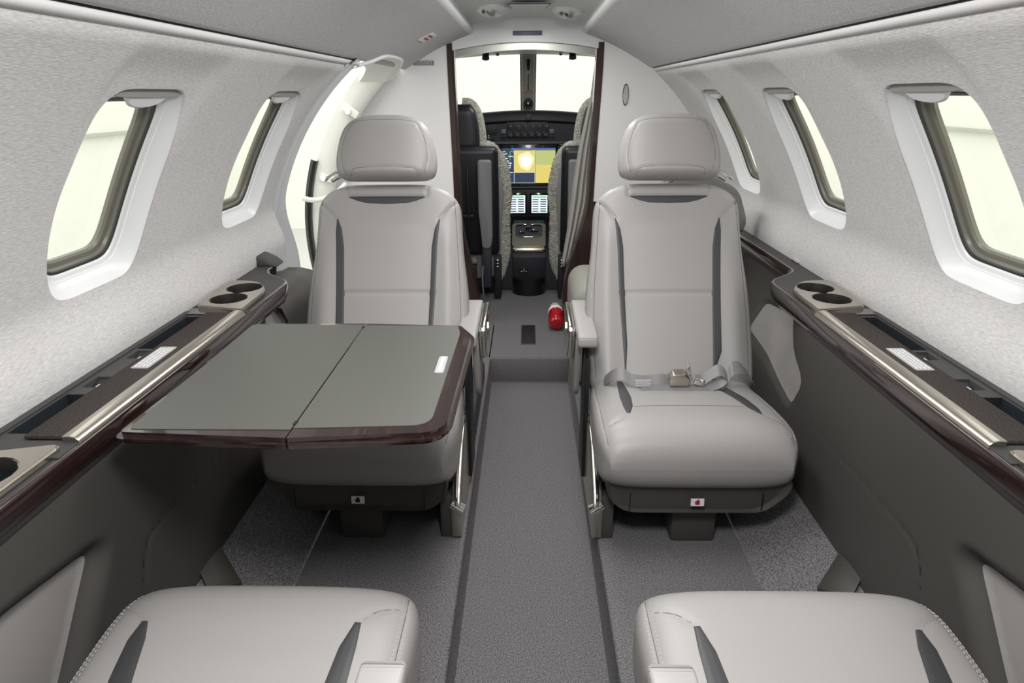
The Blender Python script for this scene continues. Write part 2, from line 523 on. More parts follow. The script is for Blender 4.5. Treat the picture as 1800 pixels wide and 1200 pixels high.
POLY_FAR = roundpoly([(2.2, .455), (1.92, .485), (1.63, .412), (1.705, .292), (1.96, .335), (2.2, .35)], [.03, .05, .045, .02, .05, .03])
POLY_NEAR = roundpoly([(.955, .40), (.72, .445), (.38, .47), (.38, .08), (.70, .10), (.84, .25)], .06)
SEAM = spline([(1.75, .33), (1.5, .318), (1.25, .322), (1.08, .320), (1.045, .300), (1.02, .25), (.99, .13)], 6)


def lowX(y, z):
    """inner face of the lower side wall"""
    t = (z - .10) / (.565 - .10)
    x = .745 - .025 * t + .012 * math.sin(PI * max(0, min(1, t)))
    f = smooth01((y - 1.60) / .45)
    x += f * (.115 * smooth01((t - .35) / .6))
    d = dist_poly(y, z, POLY_FAR); x += .016 * smooth01((d + .012) / .022)
    d = dist_poly(y, z, POLY_NEAR); x += .035 * smooth01((d + .02) / .045)
    dm = min(math.hypot(y - a, z - b) for a, b in SEAM); x += .005 * math.exp(-(dm / .005) ** 2)
    return x


for s, nm, y1 in ((1, 'right', 3.25), (-1, 'left', 2.27)):
    ys = list(np.arange(YA, .36, .1)) + list(np.arange(.36, min(2.25, y1 - .21 * (s < 0)), .010)) + (list(np.arange(2.25, y1, .08)) + [y1] if s > 0 else [2.06]); zs = np.linspace(.085, .60, 64)
    vs = [(s * lowX(y, z), y, z) for z in zs for y in ys]; ny = len(ys)
    fs = [(i * ny + j, i * ny + j + 1, (i + 1) * ny + j + 1, (i + 1) * ny + j) for i in range(len(zs) - 1) for j in range(ny - 1)]
    lw_ = struct(mesh_obj('wall_lower_' + nm, vs, fs, 'panel_taupe', angle=60))
    MB().tube([(s * (lowX(a, b) - .001), a, b) for a, b in SEAM], .0014, 5).out('panel_seam', 'black', lw_)
    for poly, m_ in ((POLY_FAR, 'insert_leather'), (POLY_NEAR, 'insert_leather')):
        a0 = min(p[0] for p in poly); a1 = max(p[0] for p in poly); b0 = min(p[1] for p in poly); b1 = max(p[1] for p in poly)
        gap = .006 if poly is POLY_FAR else .016
        bm = bmesh.new(); yy = np.arange(a0, a1, .008); zz = np.arange(b0, b1, .008)
        g_ = [[bm.verts.new((y, z, 0)) for y in yy] for z in zz]
        for i in range(len(zz) - 1):
            for j in range(len(yy) - 1):
                if dist_poly(yy[j] + .004, zz[i] + .004, poly) > gap: bm.faces.new((g_[i][j], g_[i][j + 1], g_[i + 1][j + 1], g_[i + 1][j]))
        bmesh.ops.delete(bm, geom=[v for v in bm.verts if not v.link_faces], context='VERTS')
        for v in bm.verts:
            if v.is_boundary:
                for _ in range(3):
                    d = dist_poly(v.co.x, v.co.y, poly) - gap; e = 1e-3
                    gx = (dist_poly(v.co.x + e, v.co.y, poly) - dist_poly(v.co.x - e, v.co.y, poly)) / (2 * e)
                    gy = (dist_poly(v.co.x, v.co.y + e, poly) - dist_poly(v.co.x, v.co.y - e, poly)) / (2 * e)
                    l = gx * gx + gy * gy
                    if l > .2 and abs(d) < .012: v.co.x -= d * gx / l; v.co.y -= d * gy / l
        for v in bm.verts:
            y, z = v.co.x, v.co.y; v.co = (s * (lowX(y, z) - .004), y, z)
        r = bmesh.ops.extrude_face_region(bm, geom=bm.faces[:])
        for v in [q for q in r['geom'] if isinstance(q, bmesh.types.BMVert)]: v.co.x += s * .012
        bm_obj('panel_insert', bm, m_, lw_, angle=50)

# ------------------------------------------------------------------ side ledges
ZT = .62


def ledge_inner(y):
    return .703 + .115 * smooth01((y - 1.83) / .16)


def circ(cx, cy, r, n=28): return [(cx + r * math.cos(2 * PI * k / n), cy + r * math.sin(2 * PI * k / n)) for k in range(n)]


def two_cups(ax, ay, bx, by, r, n=20):
    """outline of two overlapping circles"""
    a = Vector((ax, ay)); b = Vector((bx, by)); d = (b - a); L = d.length; ang = math.atan2(d.y, d.x); h_ = math.acos(min(1, L / 2 / r)); out = []
    for k in range(n + 1):
        t = ang + h_ + (2 * PI - 2 * h_) * k / n; out.append((a.x + r * math.cos(t), a.y + r * math.sin(t)))
    for k in range(1, n):
        t = ang + PI + h_ + (2 * PI - 2 * h_) * k / n; out.append((b.x + r * math.cos(t), b.y + r * math.sin(t)))
    return out


def make_ledge(s, label):
    t = thing('side_ledge', label, 'side ledge', (0, 0, 0))
    y1 = 2.9 if s > 0 else 2.06
    bins = [(1.305, 1.525), (.925, 1.075)]; socks = [(1.250, 1.295), (1.105, 1.155)]

    def X(pts): return [(s * x, y) for x, y in pts]
    c1 = two_cups(.760, 1.655, .822, 1.765, .048) if True else None
    cups = [((.787, 1.638), (.787, 1.742)), ((.780, .675), (.775, .782))]
    holes = []
    for a, b in cups: holes.append(X(two_cups(*a, *b, .0475)))
    for a, b in bins: holes.append(X([(.799, a), (.847, a), (.847, b), (.799, b)]))
    for a, b in socks: holes.append(X([(.801, a), (.839, a), (.839, b), (.801, b)]))
    yy = [y for y in np.arange(1.60, y1, .03)] + [y1]
    outer = [(.703, YA), (.703, 1.60)] + [(ledge_inner(y), y) for y in yy[1:]] + [(.885, y1)] + [(.885, YA)]
    MB().plate(X(outer), holes, ZT - .016, ZT).out('deck', 'deck_grey', t, smooth=False)
    # glossy wood face
    vs = []; fs = []; yl = list(np.linspace(YA, 1.55, 12)) + yy
    pr = [(.008, -.001), (.003, 0), (.0, -.002), (-.001, -.006), (.004, -.033), (.016, -.060), (.022, -.063)]
    for i, y in enumerate(yl):
        x0 = ledge_inner(y) - .003
        vs += [(s * (x0 + a), y, ZT + .0015 + b) for a, b in pr]; m_ = len(pr)
        if i:
            for j in range(m_ - 1): fs.append(((i - 1) * m_ + j, (i - 1) * m_ + j + 1, i * m_ + j + 1, i * m_ + j))
    MBw = mesh_obj('wood_trim', vs, fs, 'wood', t, angle=50)
    # wood tops around the cup holders
    MB().plate(X([(.705, 1.538), (.86, 1.538), (.862, 1.585), (.80, 1.585), (.705, 1.572)]), [], ZT + .0005, ZT + .003).out('wood_inlay', 'wood', t, smooth=False)
    MB().plate(X([(.705, .845), (.86, .845), (.86, .898), (.705, .898)]), [], ZT + .0005, ZT + .003).out('wood_inlay', 'deck_grey', t, smooth=False)
    # fabric covered lid and metal rail
    MB().b2(s * .732, s * .800, .902, 1.536, ZT + .001, ZT + .009, .003).out('lid', 'lid_fabric', t)
    rail = MB()
    sec = [(a + .018, b) for a, b in [(.684, -.004), (.686, .006), (.692, .0115), (.702, .0135), (.713, .013), (.7145, .002), (.700, -.004)]]
    rail.prism([(s * a, .893, ZT + b) for a, b in sec], (0, .645, 0), .0012, 1)
    rail.out('metal_rail', 'nickel', t, angle=30)
    for a, b in bins:
        bb = MB(); bb.b2(s * .7995, s * .8465, a + .0005, b - .0005, ZT - .06, ZT - .001)
        bb.bm.faces.ensure_lookup_table()
        top = max(bb.bm.faces, key=lambda f: f.calc_center_median().z); bmesh.ops.delete(bb.bm, geom=[top], context='FACES_ONLY')
        # sloped aft wall
        bn = bb.out('storage_bin', 'bin_black', t, smooth=False)
        for k in range(2):
            yq = a + .07 + .10 * k if b - a > .2 else a + .05 + .045 * k
            if yq < b - .02: MB().b2(s * .801, s * .807, yq, yq + .004, ZT - .055, ZT - .018).out('divider', 'deck_grey', bn, smooth=False)
    for a, b in socks:
        sk = MB(); y0 = (a + b) / 2
        sk.prism([(s * .801, a, ZT - .03), (s * .801, b, ZT - .03), (s * .801, b, ZT - .004), (s * .801, a, ZT - .022)], (s * .038, 0, 0))
        so = sk.out('socket_panel', 'bin_black', t, smooth=False)
        MB().b2(s * .814, s * .826, y0 - .006, y0 + .006, ZT - .013, ZT - .007).out('usb_port', 'ink_white', so, smooth=False)
        MB().ball((s * .806, y0 - .002, ZT - .010), .0045, (1, 1, .6), 6).out('indicator', 'scr_white', so)
    # rear edge stitching strip by the wall
    MB().b2(s * .852, s * .866, YA, 1.56, ZT + .0, ZT + .0035, .0015).out('edge_strip', 'deck_grey', t)
    # cup holders
    for i, (a, b) in enumerate(cups):
        ol = [(.714, 1.543), (.846, 1.578), (.856, 1.70), (.862, 1.825), (.770, 1.812), (.716, 1.72)]
        if i == 1: ol = [(x, 2.417 - y) for x, y in ol]
        # keep clear of the holes
        ol = roundpoly(ol, [.018, .016, .03, .03, .04, .05], 5)
        cp = MB(); hh = two_cups(*a, *b, .0455)
        cp.plate(X(ol), [X(hh)], ZT + .002, ZT + .013)
        bmesh.ops.bevel(cp.bm, geom=[e for e in cp.bm.edges if abs(e.verts[0].co.z - e.verts[1].co.z) < 1e-5 and e.verts[0].co.z > ZT + .01 and len(e.link_faces) == 2 and abs(e.link_faces[0].normal.z - e.link_faces[1].normal.z) > .5], offset=.003, segments=2, affect='EDGES')
        c_ = cp.out('cup_holder', 'nickel', t, angle=25)
        w = MB(); n_ = len(hh)
        vs = [(s * x, y, z) for z in (ZT + .012, ZT - .055) for x, y in two_cups(*a, *b, .0460)]
        mesh_obj('rim', [v for v in [(s * x, y, z) for z in (ZT + .0125, ZT - .008) for x, y in two_cups(*a, *b, .0453)]],
                 [(k, (k + 1) % n_, n_ + (k + 1) % n_, n_ + k) for k in range(n_)], 'nickel', c_)
        mesh_obj('cup_well', vs, [(k, (k + 1) % n_, n_ + (k + 1) % n_, n_ + k) for k in range(n_)] + [tuple(range(n_, 2 * n_))], 'bin_black', c_, smooth=True, angle=50)
    # placard with rows of small print
    pl = MB(); pl.plate(X(rrect(.749, .785, 1.175, 1.292, .004, 3)), [], ZT + .009, ZT + .0102)
    p_ = pl.out('placard', 'placard', t, smooth=False)
    ln = MB()
    for k in range(4):
        x = .7535 + .0078 * k; yq = 1.182
        while yq < 1.284:
            L = random.uniform(.006, .014); L = min(L, 1.285 - yq); ln.b2(s * x, s * (x + .0035), yq, yq + L, ZT + .0102, ZT + .0105); yq += L + .002
    ln.out('print', 'ink_white', p_, smooth=False)
    if s < 0:
        MB().prism([(-.80, 2.03, .615), (-.905, 2.03, .615), (-.912, 2.03, .635), (-.90, 2.03, .650), (-.865, 2.03, .655), (-.83, 2.03, .640)], (0, .085, 0), .012, 3).out('end_cap', 'deck_grey', t)
    if s > 0:
        MB().box((s * .865, 2.08, ZT + .004), (.016, .05, .006), .002).out('latch', 'chrome', t)
    return t


make_ledge(1, 'right side ledge with dark wood face, cup holders and two black bins')
make_ledge(-1, 'left side ledge with dark wood face behind the folding table')


# ------------------------------------------------------------------ seats
def groove_d(x, v, lines, width, depth):
    d = 0
    for L in lines:
        P = np.asarray(L)
        a = P[:-1]; b = P[1:]; ab = b - a; t = ((x - a[:, 0]) * ab[:, 0] + (v - a[:, 1]) * ab[:, 1]) / np.maximum((ab ** 2).sum(1), 1e-9)
        t = np.clip(t, 0, 1); dd = np.hypot(x - a[:, 0] - t * ab[:, 0], v - a[:, 1] - t * ab[:, 1]).min()
        d = max(d, depth * math.exp(-(dd / width) ** 2))
    return d


class Pillow:
    def __init__(s, frame, v0, v1, wf, T, n=4., r0=.03, r1=.03, e0=2., e1=2., extra=None, lines=(), gw=.004, gd=.005):
        s.__dict__.update(frame=frame, v0=v0, v1=v1, wf=wf, T=T, n=n, r0=r0, r1=r1, e0=e0, e1=e1, extra=extra, lines=lines, gw=gw, gd=gd)

    def E(s, v):
        e = 1
        if v - s.v0 < s.r0: q = 1 - (v - s.v0) / s.r0; e = max(0, 1 - q ** s.e0) ** (1 / s.e0)
        if s.v1 - v < s.r1: q = 1 - (s.v1 - v) / s.r1; e = min(e, max(0, 1 - q ** s.e1) ** (1 / s.e1))
        return e

    def front(s, x, v):
        w = s.wf(v); u = min(1, abs(x / w)); d = s.T * (1 - u ** s.n) ** (1 / s.n) * s.E(v)
        if s.extra: d += s.extra(x, v) * s.E(v) * (1 - u ** 6)
        return d - (groove_d(x, v, s.lines, s.gw, s.gd) * (s.E(v) > .3 or 0) if s.lines else 0)

    def P(s, x, v, off=0, flat=False):
        if flat:
            L, s.lines = s.lines, (); d = s.front(x, v); s.lines = L; return s.frame(x, v, d + off)
        return s.frame(x, v, s.front(x, v) + off)

    def mesh(s, name, m, parent, N=200, V=80, mirror=1):
        ts = []; L = s.v1 - s.v0
        for i in range(V + 1):
            q = i / V; ts.append(s.v0 + L * (.12 * q + .88 * (1 - math.cos(PI * q)) / 2))
        ts = sorted(ts); ts[0] = s.v0; ts[-1] = s.v1
        vs = []; fs = []
        # angle list, denser over the front face
        ph = []
        nf = int(N * .62); nb = N - nf
        ph += [-PI / 8 + (PI + PI / 4) * k / nf for k in range(nf)]; ph += [PI + PI / 8 + (PI - PI / 4) * k / nb for k in range(nb)]
        for i, v in enumerate(ts):
            w = s.wf(v); E = s.E(v)
            for a in ph:
                c, sn = math.cos(a), math.sin(a); r = 1 / ((abs(c) ** s.n + abs(sn) ** s.n) ** (1 / s.n)); x = r * c * w; d = r * sn * s.T * E
                if sn > 0 and abs(c) * r < .9999:
                    if s.extra: d += s.extra(x, v) * E * (1 - abs(r * c) ** 6) * min(1, 2.5 * sn * r)
                    if s.lines and E > .3: d -= groove_d(x, v, s.lines, s.gw, s.gd) * min(1, 3 * sn * r)
                p = s.frame(x, v, d); vs.append((p[0] * mirror, p[1], p[2]))
            if i:
                for k in range(N): fs.append(((i - 1) * N + k, (i - 1) * N + (k + 1) % N, i * N + (k + 1) % N, i * N + k))
        fs.append(tuple(range(N))); fs.append(tuple(range((len(ts) - 1) * N, len(ts) * N)))
        return mesh_obj(name, vs, fs, m, parent, weld=True, angle=60)

    def patch(s, name, m, parent, left, right, n=60, off=.0015, mirror=1, across=5, axis='v'):
        """strip between two curves; each [(x,v)..] interpolated along v (axis v) or along x (axis x)"""
        l = np.array(left); r = np.array(right); vs = []; fs = []
        k = 1 if axis == 'v' else 0
        q0 = max(l[:, k].min(), r[:, k].min()); q1 = min(l[:, k].max(), r[:, k].max())
        lo = l[np.argsort(l[:, k])]; ro = r[np.argsort(r[:, k])]
        for i in range(n + 1):
            q = q0 + (q1 - q0) * i / n; a = np.interp(q, lo[:, k], lo[:, 1 - k]); b = np.interp(q, ro[:, k], ro[:, 1 - k])
            for j in range(across + 1):
                c = a + (b - a) * j / across; x, v = (c, q) if axis == 'v' else (q, c)
                e = off if 0 < j < across and 0 < i < n else -.0006
                p = s.P(x, v, e, True); vs.append((p[0] * mirror, p[1], p[2]))
            if i:
                for j in range(across): fs.append(((i - 1) * (across + 1) + j, (i - 1) * (across + 1) + j + 1, i * (across + 1) + j + 1, i * (across + 1) + j))
        return mesh_obj(name, vs, fs, m, parent, angle=70)

    def line(s, mb, pts, r=.0011, off=0.0, mirror=1, sub=6):
        q = spline(pts, sub) if len(pts) > 2 else [tuple(np.array(pts[0]) + (np.array(pts[1]) - np.array(pts[0])) * k / 20) for k in range(21)]
        P = [s.P(x, v, off) for x, v in q]; mb.tube([(p[0] * mirror, p[1], p[2]) for p in P], r, 5)

    def stitches(s, mb, pts, mirror=1, step=.008, L=.0045, r=.00055):
        q = np.array(spline(pts, 30)); d = np.r_[0, np.cumsum(np.hypot(*np.diff(q, axis=0).T))]; t = 0
        while t < d[-1] - L:
            a = [np.interp(t, d, q[:, k]) for k in (0, 1)]; b = [np.interp(t + L, d, q[:, k]) for k in (0, 1)]
            A = s.P(*a, .0006); B = s.P(*b, .0006); mb.tube([(A[0] * mirror, A[1], A[2]), (B[0] * mirror, B[1], B[2])], r, 4); t += step


def interp(xs, ys): return lambda v: float(np.interp(v, xs, ys))


def smooth_interp(pts):
    q = np.array(spline(pts, 8)); return lambda v: float(np.interp(v, q[:, 0], q[:, 1]))


SY = 1.60        # seat origin; local y = world y - SY, local x = outboard distance from centre X=.43


def make_seat(s, label, belt=False, hook=False):
    t = thing('passenger_seat', label, 'seat', (s * .43, SY, 0), 'grey leather cabin seats')
    mi = s
    up = np.array([0, .447, .894]); nr = np.array([0, -.894, .447]); p0 = np.array([0, 1.78 - SY, .345]) - nr * .062

    def fb(x, v, d):
        c = .018 * math.sin(PI * max(0, min(1, v / .6)))          # slight lumbar bow
        p = p0 + up * v + nr * (d - c + .006); return (x, p[1], p[2])
    wb = smooth_interp([(-.05, .222), (-.03, .236), (0, .245), (.1, .250), (.25, .248), (.40, .230), (.52, .222), (.552, .212), (.575, .188), (.592, .155), (.604, .13)])
    sh_l = [(-.214, .545), (-.19, .52), (-.160, .486)]; sh_r = [(.214, .545), (.19, .52), (.155, .486)]
    lines = [sh_l, sh_r, [(-.146, .257), (.126, .257)], [(-.126, .60), (-.121, .555)], [(.126, .60), (.121, .555)], [(-.121, .555), (-.06, .5), (.06, .5), (.121, .555)][:1] + [(.121, .555)]]
    inL = [(-.163, .487), (-.157, .40), (-.153, .25), (-.145, .10), (-.140, .01)]
    inR = [(-.160, .487), (-.146, .455), (-.137, .40), (-.134, .25), (-.130, .10), (-.137, .01)]
    ouL = [(.151, .487), (.137, .455), (.129, .40), (.125, .25), (.120, .10), (.116, .01)]
    ouR = [(.155, .487), (.159, .45), (.157, .40), (.153, .25), (.149, .08), (.120, .01)]

    def exb(x, v):
        b = .014 * math.exp(-((abs(x) - .195) / .035) ** 2) * smooth01((.5 - v) / .1)      # side bolsters
        b += .006 * math.cos(min(1, abs(x) / .14) * PI / 2) * smooth01((.48 - v) / .04)
        return b
    B = Pillow(fb, -.05, .606, wb, .062, 4.2, .045, .035, 2, 2, exb, lines, .0045, .0045)
    bk = B.mesh('backrest', 'leather', t, 260, 150, mi)
    B.patch('stripe', 'leather_stripe', bk, inL, inR, mirror=mi); B.patch('stripe', 'leather_stripe', bk, ouL, ouR, mirror=mi)
    B.patch('stripe', 'leather_stripe', bk, [(-.118, .553), (-.09, .540), (-.06, .5325), (0, .530), (.06, .5325), (.09, .540), (.118, .553)], [(-.118, .5545), (0, .5545), (.118, .5545)], axis='x', mirror=mi)
    sm = MB()
    for L in (sh_l, sh_r, [(-.146, .257), (.126, .257)], [(-.126, .598), (-.121, .556)], [(.126, .598), (.121, .556)], [(-.121, .556), (.121, .556)], [(-.206, .545), (-.213, .45), (-.226, .25), (-.228, .1), (-.224, 0)], [(.206, .545), (.213, .45), (.226, .25), (.228, .1), (.224, 0)]):
        sm = MB(); B.line(sm, L, .0010, -.0003, mi); sm.out('seam', 'seam', bk)
    for sg in (-1, 1):
        st = MB(); B.stitches(st, [(sg * .211, .52), (sg * .221, .40), (sg * .234, .25), (sg * .236, .1), (sg * .231, .01)], mi)
        st.out('stitching', 'thread', bk)
    # dark shell behind the backrest
    # headrest
    hup = np.array([0, .30, .954]); hn = np.array([0, -.954, .30]); h0 = np.array([0, 2.008 - SY, .893]) - hn * .02

    def fh(x, v, d):
        p = h0 + hup * v + hn * d; return (x - .004, p[1], p[2])
    wh = smooth_interp([(0, .120), (.012, .142), (.03, .150), (.06, .152), (.10, .146), (.14, .134), (.165, .118), (.182, .095), (.194, .05)])
    hl = [[(-.118, .012), (-.128, .06), (-.122, .11), (-.105, .15), (-.085, .168), (0, .172), (.085, .168), (.105, .15), (.122, .11), (.128, .06), (.118, .012)], [(-.10, .010), (-.094, .026), (-.07, .031), (0, .034), (.07, .031), (.094, .026), (.10, .010)]]
    Hd = Pillow(fh, 0, .196, wh, .052, 3., .03, .05, 2, 2, lambda x, v: .004 * math.exp(-(x / .1) ** 2), [spline(q, 4) for q in hl], .004, .0025)
    hd = Hd.mesh('headrest', 'leather', t, 160, 60, mi)
    
    for L in hl:
        sm = MB(); Hd.line(sm, L, .0009, -.0002, mi); sm.out('seam', 'seam', hd)
    # cushion
    def fc(x, v, d):                 # v: 0 at rear .. .42 at front
        z = .256 + .020 * smooth01(v / .3); ly = 1.815 - SY - v
        return (x - .004, ly, z + d)
    wc = smooth_interp([(0, .222), (.02, .235), (.06, .240), (.15, .244), (.30, .250), (.36, .248), (.395, .240), (.415, .230), (.43, .22)])
    iL = [(-.165, .06), (-.170, .12), (-.175, .20), (-.174, .26), (-.170, .312)]; iR = [(-.147, .06), (-.143, .12), (-.141, .20), (-.146, .26), (-.160, .306)]
    oL = [(.088, .06), (.104, .12), (.128, .20), (.148, .27), (.166, .310)]; oR = [(.122, .06), (.143, .12), (.168, .20), (.180, .27), (.174, .305)]
    sl = [(-.168, .310), (-.19, .335), (-.222, .35)]; sr = [(.176, .305), (.195, .325), (.226, .345)]
    cl = [sl, sr, [(-.225, .02), (-.229, .2), (-.231, .34), (-.226, .40)], [(.225, .02), (.229, .2), (.231, .34), (.226, .40)]]

    def exc(x, v): return .005 * math.cos(min(1, abs(x) / .24) * PI / 2) - .006 * smooth01((.20 - v) / .12) * math.exp(-(x / .13) ** 4) + .004 * smooth01((v - .26) / .06)
    Cu = Pillow(fc, 0, .43, wc, .088, 5, .03, .095, 2, 2.3, exc, cl, .0045, .003)
    cu = Cu.mesh('seat_cushion', 'leather', t, 200, 90, mi)
    Cu.patch('stripe', 'leather_stripe', cu, iL, iR, mirror=mi); Cu.patch('stripe', 'leather_stripe', cu, oL, oR, mirror=mi)
    for L in cl:
        sm = MB(); Cu.line(sm, L, .0010, -.0003, mi); sm.out('seam', 'seam', cu)
    sm = MB(); Cu.line(sm, [(-.145, .265), (.14, .265)], .0010, 0, mi); sm.out('cross_seam', 'seam', cu)
    for sg in (-1, 1):
        for o_ in (-.005, .005):
            st = MB(); Cu.stitches(st, [(sg * (.229 + o_), .10), (sg * (.230 + o_), .2), (sg * (.231 + o_), .33), (sg * (.227 + o_), .385)], mi)
            st.out('stitching', 'thread', cu)
    # pan under the cushion
    pan = MB()
    yf = 1.415 - SY; yb = 1.80 - SY
    A = roundpoly([(-.232, .235), (.236, .235), (.234, .19), (.178, .127), (-.172, .125), (-.21, .15), (-.230, .19)], .03, 4)
    ring = []
    secs = [(yf + .012, .93), (yf + .003, .975), (yf, .985), (yf + .006, 1.0), (yf + .03, 1.0), (yb, .92)]
    vs = []; fs = []; n = len(A)
    for i, (y, k) in enumerate(secs):
        for x, z in A: vs.append((mi * x * k, y + (.190 - z) * .12 * (i < 5), .18 + (z - .18) * k))
        if i:
            for j in range(n): fs.append(((i - 1) * n + j, (i - 1) * n + (j + 1) % n, i * n + (j + 1) % n, i * n + j))
    fs.append(tuple(range(n))); fs.append(tuple(range((len(secs) - 1) * n, len(secs) * n)))
    po = mesh_obj('seat_pan', vs, fs, 'panel_taupe', t, angle=50)
    MB().box((mi * -.168, yf + .003, .158), (.0012, .004, .06)).out('panel_gap', 'black', po, smooth=False); MB().box((mi * .165, yf + .003, .165), (.0012, .004, .05)).out('panel_gap', 'black', po, smooth=False)
    rx = Matrix.Rotation(math.radians(-7), 4, 'X')
    pk = MB().box((0, 0, 0), (.034, .002, .021), .0009, 1, ).out('placard', 'ink_white', po); pk.matrix_local = Matrix.Translation((mi * .002, yf + .0003, .163)) @ rx
    pi = MB().box((0, -.0012, -.001), (.011, .001, .010)).box((.001, -.0012, .006), (.006, .001, .004)).box((-.006, -.0012, .0), (.003, .001, .003)).out('symbol', 'ink_red' if s > 0 else 'black', pk, smooth=False)
    # base
    MB().b2(mi * -.045, mi * .075, 1.47 - SY, 1.75 - SY, .0, .15, .012).out('pedestal', 'panel_taupe', t)
    MB().b2(mi * -.19, mi * .19, 1.60 - SY, 1.78 - SY, .02, .13, .01).out('base_frame', 'black', t)
    lg = MB()
    P = [(1.475, 0), (1.470, .10), (1.50, .14), (1.60, .225), (1.67, .252), (1.75, .22), (1.78, 0)]
    P = roundpoly(P, .012, 3)
    x0 = .177 - .43; lg.prism([(mi * x0, y - SY, z) for y, z in P], (mi * .026, 0, 0), .004, 2)
    lg.out('leg', 'nickel', t, angle=30)
    MB().b2(mi * (x0 + .026), mi * (x0 + .056), 1.482 - SY, 1.56 - SY, 0, .13, .004).out('leg', 'panel_taupe', t)
    MB().cyl((mi * (x0 - .003), 1.487 - SY, .085), (mi * (x0 + .028), 1.487 - SY, .105), .019, .014).out('pivot', 'chrome', t)
    # side trim rail under the cushion, following its inner lower edge
    MB().tube([(mi * (.184 - .43), y - SY, z + .010) for y, z in spline([(1.72, .245), (1.6, .235), (1.50, .19), (1.45, .14), (1.45, .115)], 6)], .0045, 8).out('trim_rail', 'chrome', t)
    # black slot behind
    MB().b2(mi * (.168 - .43), mi * (.182 - .43), 1.74 - SY, 1.86 - SY, .03, .42, .003).out('side_cover', 'black', t)
    # armrest
    ar = MB()
    pts = [(1.735, .455), (1.737, .484), (1.75, .492), (2.05, .502), (2.08, .495), (2.07, .46)]
    ar.prism([(mi * (.145 - .43), y - SY, z) for y, z in roundpoly(pts, .012, 3)], (mi * .056, 0, 0), .006, 3)
    ao = ar.out('armrest', 'leather', t, angle=50)
    MB().prism([(mi * (.146 - .43), y - SY, z) for y, z in roundpoly([(1.80, .452), (2.06, .458), (2.0, .26), (1.93, .22), (1.87, .25)], .03, 4)], (mi * .016, 0, 0), .003, 2).out('armrest_panel', 'insert_leather', ao)
    MB().prism([(mi * (.124 - .43), y - SY, z) for y, z in roundpoly([(1.82, .482), (2.09, .492), (2.06, .36), (1.88, .36)], .03, 4)], (mi * .020, 0, 0), .004, 3).out('armrest_trim', 'chrome', ao)
    MB().cyl((mi * (.119 - .43), 1.94 - SY, .445), (mi * (.126 - .43), 1.94 - SY, .445), .020).out('recline_button', 'nickel', ao)
    # harness guide on the outer shoulder
    hg = MB()
    hg.box((mi * .165, 2.075 - SY, .890), (.036, .02, .012), .004, 2, Matrix.Rotation(mi * math.radians(28), 4, 'Y'))
    hg.tube([(mi * .145, 2.08 - SY, .905), (mi * .165, 2.075 - SY, .908), (mi * .19, 2.07 - SY, .893), (mi * .20, 2.08 - SY, .885)], .0045, 8)
    hg.out('harness_guide', 'chrome', bk)
    if belt:
        # lap belt lying across the rear of the cushion
        def ribbon(path, w, name, up=None, th=.0022):
            vs = []; fs = []; q = spline([tuple(a) + (0.,) * (5 - len(a)) for a in path], 10)
            q = [np.array(a) for a in q]
            for i, a in enumerate(q):
                # each path point: x,y,z, tilt of width direction (radians about x axis) 
                wdir = np.array([a[4] if len(a) > 4 else 0, math.cos(a[3]), math.sin(a[3])]); wdir /= np.linalg.norm(wdir)
                tg = (q[min(i + 1, len(q) - 1)] - q[max(i - 1, 0)])[:3]; nn = np.cross(tg, wdir); nn /= max(1e-9, np.linalg.norm(nn))
                for u in (-1, 1):
                    for k in (-1, 1): vs.append(a[:3] + wdir * w / 2 * u + nn * th / 2 * k)
                if i:
                    b = (i - 1) * 4; c = i * 4
                    fs += [(b, b + 1, c + 1, c), (b + 3, b + 2, c + 2, c + 3), (b + 1, b + 3, c + 3, c + 1), (b + 2, b, c, c + 2)]
            L = len(q) - 1; fs += [(0, 1, 3, 2), (L * 4, L * 4 + 1, L * 4 + 3, L * 4 + 2)]
            return [tuple(map(float, v)) for v in vs], fs

        def rb(path, w, name, par):
            vs, fs = ribbon(path, w, name); return mesh_obj(name, vs, fs, 'belt', par, angle=40)
        cz = .355
        bl = rb([(-.205, .150, cz - .01, .9, .2), (-.185, .125, cz + .022, .8, .2), (-.16, .115, cz + .030, .9), (-.13, .105, cz + .016, 1.1), (-.09, .10, cz + .014, 1.15), (-.055, .098, cz + .020, 1.1), (-.03, .098, cz + .018, 1.2)], .036, 'seat_belt', t)
        rb([(-.11, .085, cz + .006, .35), (-.06, .080, cz + .004, .3), (0, .075, cz + .003, .3), (.06, .078, cz + .004, .35), (.10, .085, cz + .012, .5), (.128, .09, cz + .032, .7), (.110, .10, cz + .050, .8), (.085, .10, cz + .036, .9), (.062, .095, cz + .020, 1.0), (.045, .095, cz + .022, 1.0)], .034, 'webbing', bl)
        rb([(.215, .135, cz + .004, .5, -.3), (.20, .120, cz + .026, .6, -.3), (.175, .112, cz + .050, .75, -.2), (.150, .108, cz + .052, .9), (.135, .10, cz + .030, .9), (.115, .09, cz + .012, .8), (.09, .09, cz + .008, .7)], .038, 'webbing', bl)
        rb([(.03, .125, cz + .060, .2), (.022, .120, cz + .052, .9), (.032, .112, cz + .044, .4), (.020, .106, cz + .038, 1.0), (.032, .100, cz + .030, .6), (.028, .095, cz + .022, 1.1)], .026, 'strap_end', bl)
        bu = MB(); bu.prism([(x, .078 + y, cz + z) for x, y, z in [(-.030, 0, .008), (.022, 0, .006), (.026, 0, .030), (.010, .0, .046), (-.022, 0, .044), (-.034, 0, .028)]], (0, .030, .006), .004, 3)
        bu.out('buckle', 'nickel', bl, angle=30)
        MB().box((.052, .085, cz + .020), (.030, .010, .020), .003, 2, Matrix.Rotation(.3, 4, 'Y')).ball((.060, .081, cz + .024), .007).out('buckle_tongue', 'chrome', bl)
        lb_ = MB()
